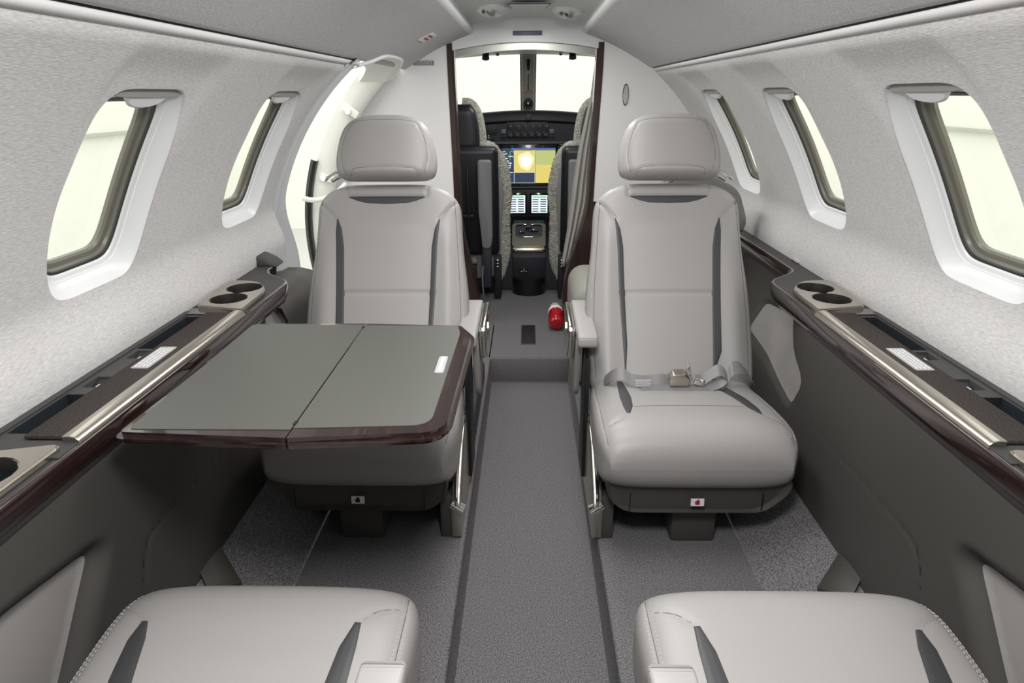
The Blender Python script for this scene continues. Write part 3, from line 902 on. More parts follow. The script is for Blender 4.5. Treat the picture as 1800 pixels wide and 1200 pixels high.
        for k in range(4): lb_.box((-.105, .083 - .0015 * k, cz + .026 - .005 * k), (.045 - .004 * (k % 2), .001, .0016))
        lb_.out('belt_label', 'ink_white', bl, smooth=False)
    return t


far_r = make_seat(1, 'right forward pale grey leather seat facing aft, seat belt lying on its cushion', belt=True)
far_l = make_seat(-1, 'left forward pale grey leather seat facing aft, cushion under the folding table')
HINGE = Vector((0, 1.80 - SY, .33))


def near(src, x, y, label):
    c = copy_tree(src); c.location = (x, y, 0); c.rotation_euler = (0, 0, PI); c['label'] = label
    rot = Matrix.Translation(HINGE) @ Matrix.Rotation(math.radians(-62), 4, 'X') @ Matrix.Translation(-HINGE)
    for ch in c.children:
        n = ch.name.split('.')[0]
        if n == 'armrest': ch.location.y -= .045
        for g_ in list(ch.children):
            if g_.name.startswith('cross_seam'): bpy.data.objects.remove(g_)
        if n in ('backrest', 'headrest'): ch.matrix_local = rot @ ch.matrix_local
    return c


# mirrored about Y = 1.146
near(far_l, .43, 2 * 1.150 - SY, 'right rear pale grey leather seat facing forward, nearest the camera')
near(far_r if False else make_seat(1, 'x'), -.43, 2 * 1.150 - SY, 'left rear pale grey leather seat facing forward, nearest the camera')
for o in [q for q in S.objects if q.get('label') == 'x']:
    for ch in list(o.children_recursive): bpy.data.objects.remove(ch)
    bpy.data.objects.remove(o)

# ------------------------------------------------------------------ folding table
tb = thing('folding_table', 'folding table with grey leather inlay and glossy dark wood rim', 'table', (0, 0, 0))
TZ = .622


def bulge_y(x): return .917 - .006 * math.cos((x + .40) / .27 * PI / 2)


def leaf(x0, x1, corner):
    out = [(x0, 1.468), (x1, 1.468)] if not corner else []
    pts = []
    if corner:   # inboard leaf with rounded corners
        pts = roundpoly([(x0, 1.470), (-.150, 1.462), (-.118, 1.395), (-.1255, .925), (x0, bulge_y(x0))], [0.001, .012, .02, .055, .001], 7)
    else:
        pts = roundpoly([(x0 + .02, 1.475), (x1, 1.470), (x1, bulge_y(x1)), (x0, bulge_y(x0) + .004)], [.01, .001, .001, .02], 5)
    return pts


for (x0, x1, cr) in ((-.672, -.3845, False), (-.3825, -.12, True)):
    pts = leaf(x0, x1, cr)
    b = MB(); b.plate(pts, [], TZ - .021, TZ)
    es = [e for e in b.bm.edges if len(e.link_faces) == 2 and abs(e.verts[0].co.z - e.verts[1].co.z) < 1e-5 and abs(abs(e.link_faces[0].normal.z) - abs(e.link_faces[1].normal.z)) > .5]
    b.bm.normal_update()
    es = [e for e in b.bm.edges if len(e.link_faces) == 2 and abs(e.verts[0].co.z - e.verts[1].co.z) < 1e-5 and abs(abs(e.link_faces[0].normal.z) - abs(e.link_faces[1].normal.z)) > .5
          and not (abs(e.verts[0].co.x + .3835) < .003 and abs(e.verts[1].co.x + .3835) < .003)]
    bmesh.ops.bevel(b.bm, geom=es, offset=.0085, segments=4, affect='EDGES')
    lf = b.out('table_leaf', 'wood', tb, angle=40)
    if cr: ip = roundpoly([(x0 + .0006, 1.452), (-.163, 1.448), (-.152, 1.40), (-.159, .956), (x0 + .0006, .943)], [.001, .01, .015, .035, .001], 6)
    else: ip = roundpoly([(-.652, 1.458), (x1 - .0006, 1.455), (x1 - .0006, .938), (-.652, .938)], [.01, .001, .001, .01], 5)
    MB().plate(ip, [], TZ - .002, TZ + .0012).out('leather_inlay', 'inlay', lf, smooth=False)
pc = MB(); pc.plate(rrect(-.181, -.163, 1.17, 1.255, .004, 3), [], TZ + .0012, TZ + .0022); pco = pc.out('placard', 'placard', tb, smooth=False)
ln = MB()
for k in range(9): ln.b2(-.175, -.169, 1.178 + .0085 * k, 1.184 + .0085 * k, TZ + .0022, TZ + .0026)
ln.out('print', 'ink_white', pco, smooth=False)
for a in (1.02, 1.28): MB().b2(-.69, -.60, a, a + .08, TZ - .050, TZ - .022, .005).out('hinge_bracket', 'nickel', tb)
for a in (.955, 1.432): MB().b2(-.3865, -.3805, a, a + .012, TZ + .001, TZ + .002).out('fold_hinge', 'black', tb, smooth=False)

# ------------------------------------------------------------------ front bulkhead
YB = 3.25


def jamb_l(z): return -(.338 + .010 * smooth01((z - .6) / .8)) + .085 * smooth01((.60 - z) / .55)


def jamb_r(z): return (.304 + .024 * smooth01((z - .6) / .8)) - .11 * smooth01((.68 - z) / .5)


for s, nm in ((-1, 'left'), (1, 'right')):
    jf = jamb_l if s < 0 else jamb_r; zs = np.linspace(0, 1.352, 60); pts = []
    for z in zs: pts.append((jf(z), z))
    a1 = math.acos(abs(pts[-1][0]) / .955)
    arc = []
    for k in range(30):
        th = a1 + ((-.55) - a1) * k / 29; arc.append((s * .955 * math.cos(th), CZ + .955 * math.sin(th)))
    poly = pts + arc
    b = MB(); b.prism([(x, YB, z) for x, z in poly], (0, .03, 0)); struct(b.out('wall_front_' + nm, 'bulkhead', angle=30))
    # wood jamb: narrow at top, a wide veneered panel low down
    vs = []; fs = []
    for i, z in enumerate(zs):
        x = jf(z); ww = .022 + .0 * z
        sg = -s
        sec = [(x + s * (.02 if z > .62 else .02 + .35 * smooth01((.66 - z) / .12)), YB - .004), (x - s * .002, YB - .006), (x - s * .012, YB + .004), (x - s * .014, YB + .05), (x, YB + .09)]
        vs += [(a, y, z) for a, y in sec]
        if i:
            for j in range(4): fs.append(((i - 1) * 5 + j, (i - 1) * 5 + j + 1, i * 5 + j + 1, i * 5 + j))
    struct(mesh_obj('trim_%d' % (8 if s < 0 else 9), vs, fs, 'wood_door', angle=40))
# header arch
hd_o = []; hd_i = []
for k in range(33):
    x = -.36 + .72 * k / 32
    hd_o.append((x, 1.352 + .022 * (1 - (x / .36) ** 2) + .02 + .06)); hd_i.append((x, 1.318 + .037 * (1 - (x / .36) ** 2)))
b = MB(); b.prism([(x, YB - .002, z) for x, z in hd_o + hd_i[::-1]], (0, .03, 0)); struct(b.out('wall_header', 'white_plastic', angle=30))
# door track behind the header
b = MB()
b.prism([(x, YB + .03, z - .001) for x, z in hd_i] + [(x, YB + .03, z - .030) for x, z in hd_i[::-1]], (0, .05, 0)); struct(b.out('trim_10', 'track_metal', angle=30))
pq = tag(MB().b2(-.066, .066, YB - .011, YB - .002, 1.381, 1.4, .002).out('header_plaque', 'placard_dark'), 'grey blank plaque on the white arch above the cockpit opening', 'plaque')
# small placard on the left bulkhead, oval latch on the right one
pl = thing('bulkhead_placard', 'tiny dark placard high on the left bulkhead panel', 'placard', (-.475, YB - .003, 1.270))
MB().box((0, 0, 0), (.092, .003, .019), .001).out('plate', 'placard_dark', pl)
q = MB()
for r_ in range(2):
    for k in range(12): q.box((-.038 + .0068 * k, -.002, .004 - .008 * r_), (.0045, .0006, .003))
q.out('print', 'ink_white', pl, smooth=False)
el = thing('flush_latch', 'oval chrome flush latch on the right bulkhead panel', 'latch', (.455, YB - .004, 1.128))
ov = [(.014 * math.cos(a), .048 * math.sin(a)) for a in np.linspace(0, 2 * PI, 33)[:-1]]
MB().prism([(x, 0, z) for x, z in ov], (0, .006, 0), .001, 1).out('bezel', 'black', el)
MB().prism([(x * .8, -.003, z * .9) for x, z in ov], (0, .006, 0), .001, 1).out('handle', 'chrome', el)
MB().prism([(x * .5, -.005, -.030 + z * .2) for x, z in ov], (0, .004, 0), .001, 1).out('keyhole', 'placard', el)
# dark lower veneer of the pocket door on both sides of the passage is part of the jamb trims
# ceiling fittings
for x, y, lb in ((-.135, 2.78, 'white reading light and air vent pod left of the ceiling panel'), (.160, 2.86, 'white reading light and air vent pod right of the ceiling panel')):
    v = thing('air_vent', lb, 'air vent', (x, y, 1.445), 'reading light pods')
    hood = MB(); hood.ball((0, 0, 0), 1, (.064, .08, .036), 14)
    bmesh.ops.bisect_plane(hood.bm, geom=hood.bm.verts[:] + hood.bm.edges[:] + hood.bm.faces[:], plane_co=(0, 0, .004), plane_no=(0, 0, 1), clear_outer=True)
    hood.out('hood', 'white_plastic', v)
    MB().cyl((0, -.045, -.010), (0, -.062, -.020), .020, .018).out('bezel', 'chrome', v)
    MB().cyl((.006, -.058, -.018), (.004, -.072, -.034), .012, .010).out('nozzle', 'chrome', v)
    MB().cyl((-.028, -.045, -.012), (-.030, -.060, -.024), .009, .007).out('light', 'nickel', v)
pn = thing('ceiling_access_panel', 'small rectangular panel in the ceiling between the two vent pods', 'panel', (.006, 2.72, 1.449))
MB().plate(roundpoly([(-.075, -.07), (.075, -.07), (.062, .06), (-.062, .06)], .01), [], -.012, -.006).out('panel', 'ceiling_grey', pn, smooth=False)
MB().tube([(x, y, -.010) for x, y in roundpoly([(-.078, -.073), (.078, -.073), (.065, .063), (-.065, .063)], .01)], .0015, 5, True).out('gap', 'deck_grey', pn)
sp = tag(MB().b2(-.075, .075, 2.33, 2.36, 1.430, 1.4395, .002).out('ceiling_speaker', 'placard_dark'), 'grey strip fitting in the ceiling channel at the top edge of the picture', 'fitting')
# placard on left valance
vp = thing('valance_placard', 'small white placard on the left ceiling panel near the bulkhead', 'placard', (-.385, 2.76, 1.342))
vp.rotation_euler = (0, math.radians(-25.5), 0)
MB().box((0, 0, -.002), (.062, .13, .006), .002).out('plate', 'white_plastic', vp)
q = MB()
for k in range(5): q.box((.012, -.04 + .02 * k, -.0055), (.010, .012, .0008)).box((-.008, -.04 + .02 * k, -.0055), (.010, .012, .0008))
q.out('print', 'ink_red', vp, smooth=False)

# ------------------------------------------------------------------ entry door opening (left)
def arc_band(name, prof, m, th0, th1, n=40, parent=None, yshift=None):
    """prof: list of (radius, Y); swept about the fuselage axis on the left side"""
    vs = []; fs = []; k = len(prof)
    for i in range(n + 1):
        th = th0 + (th1 - th0) * i / n
        dy = yshift(th) if yshift else 0
        vs += [(-r * math.cos(th), y + dy * w_, CZ + r * math.sin(th)) for (r, y, w_) in [(p[0], p[1], p[2] if len(p) > 2 else 1) for p in prof]]
        if i:
            for j in range(k - 1): fs.append(((i - 1) * k + j, (i - 1) * k + j + 1, i * k + j + 1, i * k + j))
    return mesh_obj(name, vs, fs, m, parent, angle=40)


def frame_w(th):       # extra width of the white/grey surround towards the floor
    return .19 * smooth01((.34 - th) / .34)


fr = struct(arc_band('door_1', [(.925, 2.29, 0), (.932, 2.33, 0), (.932, 2.36, .5), (.940, 2.44, 1), (.985, 2.49, 1), (1.03, 2.50, 1)], 'frame_grey', -.10, .93, 50, None, frame_w))
arc_band('white_edge', [(.931, 2.288, 0), (.924, 2.296, 0), (.924, 2.305, 0), (.931, 2.312, 0)], 'white_plastic', .02, .90, 40, fr)
arc_band('forward_jamb', [(1.035, 3.105), (1.0, 3.11), (.955, 3.125), (.938, 3.15), (.940, 3.18), (.95, 3.26)], 'door_cream', -.5, .90, 50, fr)
arc_band('seal', [(1.055, 3.080), (1.040, 3.070), (1.028, 3.080), (1.026, 3.102), (1.036, 3.112)], 'rubber', -.45, .35, 40, fr)
arc_band('inner_lip', [(.938, 3.165), (.932, 3.172), (.932, 3.185), (.938, 3.19)], 'frame_grey', 0.1, .88, 40, fr)
# lintel of the opening under the valance
vs = []; fs = []
lint = spline([(2.42, .575, 1.236), (2.50, .545, 1.252), (2.58, .512, 1.272), (2.75, .505, 1.277), (2.92, .512, 1.272), (3.04, .545, 1.250), (3.13, .60, 1.208)], 8)
for i, (y, x, z) in enumerate(lint):
    l = math.hypot(x, z - CZ); ux, uz = x / l, (z - CZ) / l
    vs += [(-(x - .004 * ux), y, z - .004 * uz), (-(x + .0 * ux + .022), y, z - .018), (-(x + .05), y, z - .022 + .0), (-(x + .16), y, z - .03)]
    if i:
        for j in range(3): fs.append(((i - 1) * 4 + j, (i - 1) * 4 + j + 1, i * 4 + j + 1, i * 4 + j))
mesh_obj('lintel', vs, fs, 'door_cream', fr, angle=60)
MB().tube([(-(x + .006), y, z - .008) for y, x, z in lint], .0065, 8).out('lintel_edge', 'white_plastic', fr)
for (th, y) in ((.62, 3.12), (.285, 3.12), (-.10, 3.10)):
    r_ = .975
    b = MB(); c = Vector((-r_ * math.cos(th), y - .012, CZ + r_ * math.sin(th)))
    b.box(c, (.07, .012, .035), .005, 2, Matrix.Rotation(th, 4, 'Y')); f_ = b.out('latch_fitting', 'door_cream', fr)
    MB().cyl(c + Vector((-.012, -.006, 0)), c + Vector((-.012, -.018, 0)), .013).out('striker', 'chrome', f_)
MB().tube(spline([(-1.02, 2.98, .700), (-.98, 3.0, .688), (-.93, 3.03, .690), (-.88, 3.07, .715), (-.85, 3.11, .745)], 6), .012, 10).out('assist_bar', 'door_cream', fr)
# side panel forward of the left ledge
ep = MB()
vs = []; fs = []
sec0 = [(-.765, .0), (-.765, .30), (-.76, .47), (-.775, .515), (-.82, .545), (-.88, .56), (-.94, .56)]
for i, y in enumerate(np.linspace(2.03, 2.47, 14)):
    k = smooth01((y - 2.05) / .12)
    for x, z in sec0: vs.append((x - .03 * (1 - k), y, z * (.93 + .03 * k) - .03 * smooth01((y - 2.25) / .2)))
    if i:
        for j in range(6): fs.append(((i - 1) * 7 + j, (i - 1) * 7 + j + 1, i * 7 + j + 1, i * 7 + j))
struct(mesh_obj('wall_lower_entry', vs, fs, 'panel_taupe', angle=50))
# ------------------------------------------------------------------ cockpit
cl_prof = []
for k in range(25):
    th = PI * (.04 + .92 * k / 24); cl_prof.append((.92 * math.cos(th), .50 + .90 * math.sin(th) ** .55))
vs = []; fs = []
for i, (y, sc) in enumerate(((3.28, 1.0), (3.6, .99), (3.9, .98))):
    for x, z in cl_prof: vs.append((x * sc, y, .5 + (z - .5) * sc))
    if i:
        for j in range(24): fs.append(((i - 1) * 25 + j, (i - 1) * 25 + j + 1, i * 25 + j + 1, i * 25 + j))
struct(mesh_obj('ceiling_cockpit', vs, fs, 'cockpit_lining'))
# overhead lip above the windshield
vs = []; fs = []
for i in range(21):
    x = -.6 + 1.2 * i / 20; zz = 1.365 - .12 * x * x
    vs += [(x, 3.9, zz + .0), (x, 4.3, zz + .012), (x, 4.66, 1.378 - .10 * x * x), (x, 4.72, 1.385 - .1 * x * x), (x, 4.72, 1.46)]
    if i:
        for j in range(4): fs.append(((i - 1) * 5 + j, (i - 1) * 5 + j + 1, i * 5 + j + 1, i * 5 + j))
struct(mesh_obj('ceiling_windshield', vs, fs, 'cockpit_lining'))
for s, nm in ((-1, 'left'), (1, 'right')):
    MBs = MB(); MBs.b2(s * .90, s * .93, 3.28, 4.75, -.1, .98); struct(MBs.out('wall_cockpit_' + nm, 'cockpit_lining'))
struct(MB().b2(-.9, .9, 3.9, 4.75, -.3, -.28).b2(-.9, .9, 4.72, 4.75, -.3, .95).out('floor_cockpit', 'cockpit_black'))
# windshield: two panes and the centre post
ws = struct(MB().prism([(-.040, 4.70, 1.0), (.050, 4.70, 1.0), (.056, 4.66, 1.40), (-.046, 4.66, 1.40)], (0, .03, 0), .004).out('window_6', 'door_cream'))
MB().prism([(-.030, 4.693, 1.0), (.040, 4.693, 1.0), (.042, 4.655, 1.40), (-.032, 4.655, 1.40)], (0, .01, 0), .003).out('post_cover', 'cockpit_lining', ws)
for s in (-1, 1):
    mesh_obj('pane', [(s * .045, 4.73, .98), (s * .90, 4.45, .98), (s * .80, 4.40, 1.40), (s * .045, 4.70, 1.42)], [(0, 1, 2, 3)], 'glass', ws)
    MB().tube([(s * .046 + .005, 4.69, 1.0), (s * .051 + .005, 4.66, 1.39)], .004, 6).out('pane_edge', 'rubber', ws)
hk = thing('post_handle', 'dark tapered handle on the windshield centre post', 'handle', (.006, 4.65, 1.25))
MB().tube([(0, 0, .095), (0, -.008, .07), (0, -.012, .0), (0, -.008, -.085)], [.016, .017, .010, .009], 12).out('grip', 'black_gloss', hk)
for s in (-1, 1): MB().ball((s * .024, .012, -.095), .009).out('release_button', 'orange', hk)
cp = thing('compass', 'round black magnetic compass at the foot of the windshield post', 'compass', (.006, 4.62, 1.075))
MB().cyl((0, .03, 0), (0, -.03, 0), .038, .034).out('housing', 'cockpit_black', cp)
MB().b2(-.020, .020, -.033, -.029, -.016, .012, .002).out('face', 'black_gloss', cp)
# overhead vents
for s, lb in ((-1, 'left'), (1, 'right')):
    v = thing('air_vent', 'black air nozzle pod on the cockpit ceiling, ' + lb + ' side', 'air vent', (s * .235 + .01, 4.25, 1.375), 'cockpit air nozzles')
    MB().ball((0, 0, 0), 1, (.13, .10, .018)).out('hood', 'ceiling_grey', v)
    MB().cyl((s * .02, -.06, -.012), (s * .02, -.075, -.045), .017, .022).out('nozzle', 'cockpit_black', v)
    MB().cyl((s * .02, -.06, -.008), (s * .02, -.065, -.016), .022).out('bezel', 'chrome', v)
    MB().cyl((-s * .05, -.06, -.010), (-s * .05, -.07, -.024), .010).out('light', 'chrome', v)
    hk_ = tag(MB().ball((s * .17, 3.45, 1.352 - .0), 1, (.045, .03, .012)).out('cockpit_dome_light', 'cockpit_lining'), 'small dome light behind the ' + lb + ' end of the door header', 'light')

# instrument panel
ip_ = thing('instrument_panel', 'black cockpit instrument panel with lit displays under the glareshield', 'instrument panel', (0, 4.25, 0))
Y0 = 0.0


def gs(x): return 1.040 - .16 * (x - .01) ** 2 - .9 * max(0, abs(x) - .42) ** 2


xs = np.linspace(-.80, .80, 60)
vs = []; fs = []
for i, x in enumerate(xs):
    z = gs(x); vs += [(x, .42, z - .05), (x, .30, z - .008), (x, .06, z + .002), (x, .02, z - .003), (x, .0, z - .016), (x, -.005, z - .055), (x, .01, z - .070), (x, .04, z - .072)]
    if i:
        for j in range(7): fs.append(((i - 1) * 8 + j, (i - 1) * 8 + j + 1, i * 8 + j + 1, i * 8 + j))
mesh_obj('glareshield', vs, fs, 'cockpit_black', ip_, angle=50)
vs = []; fs = []
for i, x in enumerate(xs):
    z = gs(x) - .065; vs += [(x, .012, z), (x, .02, .865), (x, .0, .860), (x, -.002, .845), (x, .015, .838)]
    if i:
        for j in range(4): fs.append(((i - 1) * 5 + j, (i - 1) * 5 + j + 1, i * 5 + j + 1, i * 5 + j))
mesh_obj('switch_panel', vs, fs, 'cockpit_face', ip_, angle=30)
MB().b2(-.80, .80, .02, .06, .40, .86).out('main_panel', 'cockpit_face', ip_, smooth=False)
# control panel knobs
MB().b2(-.125, .130, .004, .02, .880, .975, .003).out('control_unit', 'cockpit_black', ip_)
for k in range(6):
    x = -.108 + .0438 * k
    for z in (.952, .900):
        b = MB(); b.cyl((x, .006, z), (x, -.012, z), .011, .009, 16); kn = b.out('knob', 'cockpit_face', ip_)
        q = MB(); q.b2(x - .014, x - .004, .001, .0035, z + .013, z + .0145); q.tube([(x + .013 * math.cos(a), .002, z + .013 * math.sin(a)) for a in np.linspace(-1.2, 1.2, 6)], .0011, 4)
        q.out('marking', 'placard', kn, smooth=False)
for x in (-.148, .152):
    MB().b2(x - .015, x + .015, .004, .018, .905, .932, .002).out('push_switch', 'placard_dark', ip_); MB().b2(x - .015, x + .015, .004, .018, .878, .899, .002).out('push_switch', 'cockpit_black', ip_)
MB().b2(-.29, -.19, .010, .02, .90, .96, .003).out('blank_plate', 'cockpit_black', ip_)
MB().cyl((-.21, .01, .885), (-.21, -.008, .885), .010).out('knob', 'cockpit_black', ip_); MB().b2(-.243, -.237, .004, .01, .880, .886).b2(-.243, -.237, .004, .01, .892, .897).out('marking', 'ink_white', ip_, smooth=False)
MB().b2(-.010, .022, -.03, .0, .983, 1.018, .006).cyl((.006, -.028, 1.0), (.006, -.036, 1.0), .012).out('clock_knob', 'cockpit_face', ip_)


def display(name, x0, x1, z0, z1, bz, yb=.0):
    d = MB(); d.b2(x0 - bz, x1 + bz, yb - .004, yb + .03, z0 - bz, z1 + bz * 1.3, .004); return d.out(name, 'black_gloss', ip_)


yS = -.0055
md = display('main_display', -.159, .176, .607, .820, .016)


def rect(par, name, m, x0, x1, z0, z1, k=0): return MB().b2(x0, x1, yS - .0004 * k - .001, yS - .0004 * k, z0, z1).out(name, m, par, smooth=False)


rect(md, 'screen', 'scr_dark', -.159, .176, .607, .820)
rect(md, 'screen_header', 'scr_blue', -.10, .176, .808, .820, 1)
q = MB()
q.b2(-.082, .048, yS - .0018, yS - .0008, .672, .806); q.out('map', 'scr_yellow', md, smooth=False)
MB().b2(.054, .176, yS - .0018, yS - .0008, .607, .720).out('map', 'scr_yellow', md, smooth=False)
MB().b2(.054, .176, yS - .0018, yS - .0008, .720, .806).out('map', 'scr_olive', md, smooth=False)
for rx_, rz_, m_, k_, nm_ in ((.050, .056, 'scr_glow', 0, 'cloud_edge'), (.034, .036, 'scr_glare', 1, 'cloud_return')):
    gb = MB(); gb.prism([(-.008 + rx_ * math.cos(a) * (1 + .10 * math.sin(3 * a)), yS - .0022 - .0005 * k_, .742 + rz_ * math.sin(a) * (1 + .08 * math.cos(5 * a))) for a in np.linspace(0, 2 * PI, 33)[:-1]], (0, .0004, 0)); gb.out(nm_, m_, md, smooth=False)
q = MB()
for (a, b_, c_, d_) in ((-.083, -.081, .607, .808), (.047, .0485, .607, .808), (.0525, .0535, .607, .808), (-.083, .048, .671, .6725), (-.12, .048, .607, .6085)): q.b2(a, b_, yS - .0026, yS - .0016, c_, d_)
q.out('window_lines', 'scr_white', md, smooth=False)
q = MB(); random.seed(3)
for k in range(60):
    x = random.uniform(.058, .17); z = random.uniform(.612, .80); q.b2(x, x + random.uniform(.002, .008), yS - .0026, yS - .0018, z, z + .0014)
q.tube([(x, yS - .003, .705 + .018 * math.sin((x - .08) * 30)) for x in np.linspace(.058, .16, 14)], .0012, 4)
q.out('map_marks', 'scr_olive', md, smooth=False)
q = MB()
for k in range(2):
    for z in (.790, .758):
        x = -.143 + .046 * k; q.tube([(x + .012 * math.cos(a), yS - .002, z + .012 * math.sin(a)) for a in np.linspace(.2, 4.2, 10)], .0012, 4)
q.out('engine_dials', 'scr_green', md, smooth=False)
q = MB()
for k in range(14):
    z = .615 + .014 * k; x = random.choice((-.150, -.135, -.12)); q.b2(x, x + random.uniform(.008, .03), yS - .002, yS - .001, z, z + .004)
q.tube([(x, yS - .002, z) for x, z in ((-.134, .70), (-.106, .70), (-.106, .735), (-.134, .735))], .001, 4, True)
q.out('readouts', 'scr_white', md, smooth=False)
text_mesh('maker_name', 'GARMIN', .011, Matrix.Translation((.008, yS + .0008, .833)) @ Matrix.Rotation(PI / 2, 4, 'X'), 'ink_white', md)
q = MB()
for k in range(16): q.b2(-.128 + .0165 * k, -.118 + .0165 * k, yS - .002, yS + .002, .588, .597, .001)
q.out('soft_keys', 'cockpit_face', md)
for x0, x1 in ((-.50, -.20), (.215, .52)):
    d = display('flight_display', x0, x1, .607, .820, .016); rect(d, 'screen', 'scr_blue', x0, x1, .71, .820); rect(d, 'screen', 'scr_dark', x0, x1, .607, .71)
MB().b2(-.19, .21, -.002, .03, .390, .565, .006).out('lower_panel', 'cockpit_black', ip_)
MB().b2(-.15, .17, -.003, .002, .578, .582).out('trim_line', 'pilot_grey', ip_)
for x0, x1 in ((-.115, -.013), (.028, .130)):
    d = display('touch_screen', x0, x1, .418, .530, .012); rect(d, 'screen', 'scr_white', x0, x1, .418, .530)
    q = MB()
    for k in range(7):
        z = .426 + .0148 * k
        q.b2(x0 + .006, x0 + .045, yS - .0026, yS - .0016, z, z + .006); q.b2(x0 + .056, x0 + .094, yS - .0026, yS - .0016, z, z + .007)
    q.out('soft_buttons', 'scr_dark', d, smooth=False)
    q = MB()
    for k in range(5): q.b2(x0 + .006 + .019 * k, x0 + .02 + .019 * k, yS - .003, yS - .002, .514, .524)
    q.out('soft_keys', 'scr_green', d, smooth=False)

# pedestal
pd = thing('centre_pedestal', 'black centre pedestal with satin metal throttle quadrant frame', 'pedestal', (.01, 3.85, 0))
MB().prism([(-.098, y, z) for y, z in [(.0, .0), (.0, .225), (.36, .38), (.36, 0)]], (.20, 0, 0), .008).out('body', 'cockpit_black', pd)
b = MB(); b.cyl((0, .02, 0), (0, .02, .10), .10, .098, 32); b.out('foot', 'black', pd)
qf = MB()
qo = roundpoly([(-.100, 0), (.102, 0), (.104, .20), (-.102, .20)], .02, 4); qi = roundpoly([(-.080, .075), (.082, .075), (.084, .195), (-.082, .195)], .03, 4)
qf.plate(qo, [qi], 0, .014)
tl = Matrix.Translation((0, .06, .262)) @ Matrix.Rotation(math.radians(33), 4, 'X')
f_ = qf.out('quadrant_frame', 'nickel', pd, angle=30); f_.matrix_local = tl
f2 = MB().box((0, .03, .0), (.20, .06, .04), .018, 4).out('quadrant_nose', 'nickel', pd); f2.matrix_local = Matrix.Translation((0, .030, .245)) @ Matrix.Rotation(math.radians(20), 4, 'X')
b = MB(); b.b2(-.078, .080, .08, .19, -.004, .004).b2(-.060, -.025, .12, .16, .004, .018, .003).b2(.0, .06, .135, .16, .004, .016, .003).b2(-.018, .018, .15, .19, 0, .03, .004)
l_ = b.out('levers', 'cockpit_face', pd); l_.matrix_local = tl
b = MB(); b.b2(-.075, .078, .085, .092, .004, .010, .002).b2(-.07, .075, .188, .193, .010, .016, .002).ball((.030, .135, .02), .008).ball((-.05, .12, .018), .006).out('lever_tips', 'chrome', pd).matrix_local = tl
q = MB()
for x, z in ((-.045, .135), (-.03, .137), (-.015, .135), (-.03, .045), (.0, .042), (.03, .046)): q.cyl((x, 0, z), (x, -.010, z), .0055, .004, 10)
q.out('button', 'placard', pd)
MB().b2(-.065, .060, -.006, .004, .025, .052, .003).b2(-.055, -.005, -.006, .004, .125, .150, .003).out('switch_plate', 'black_gloss', pd)


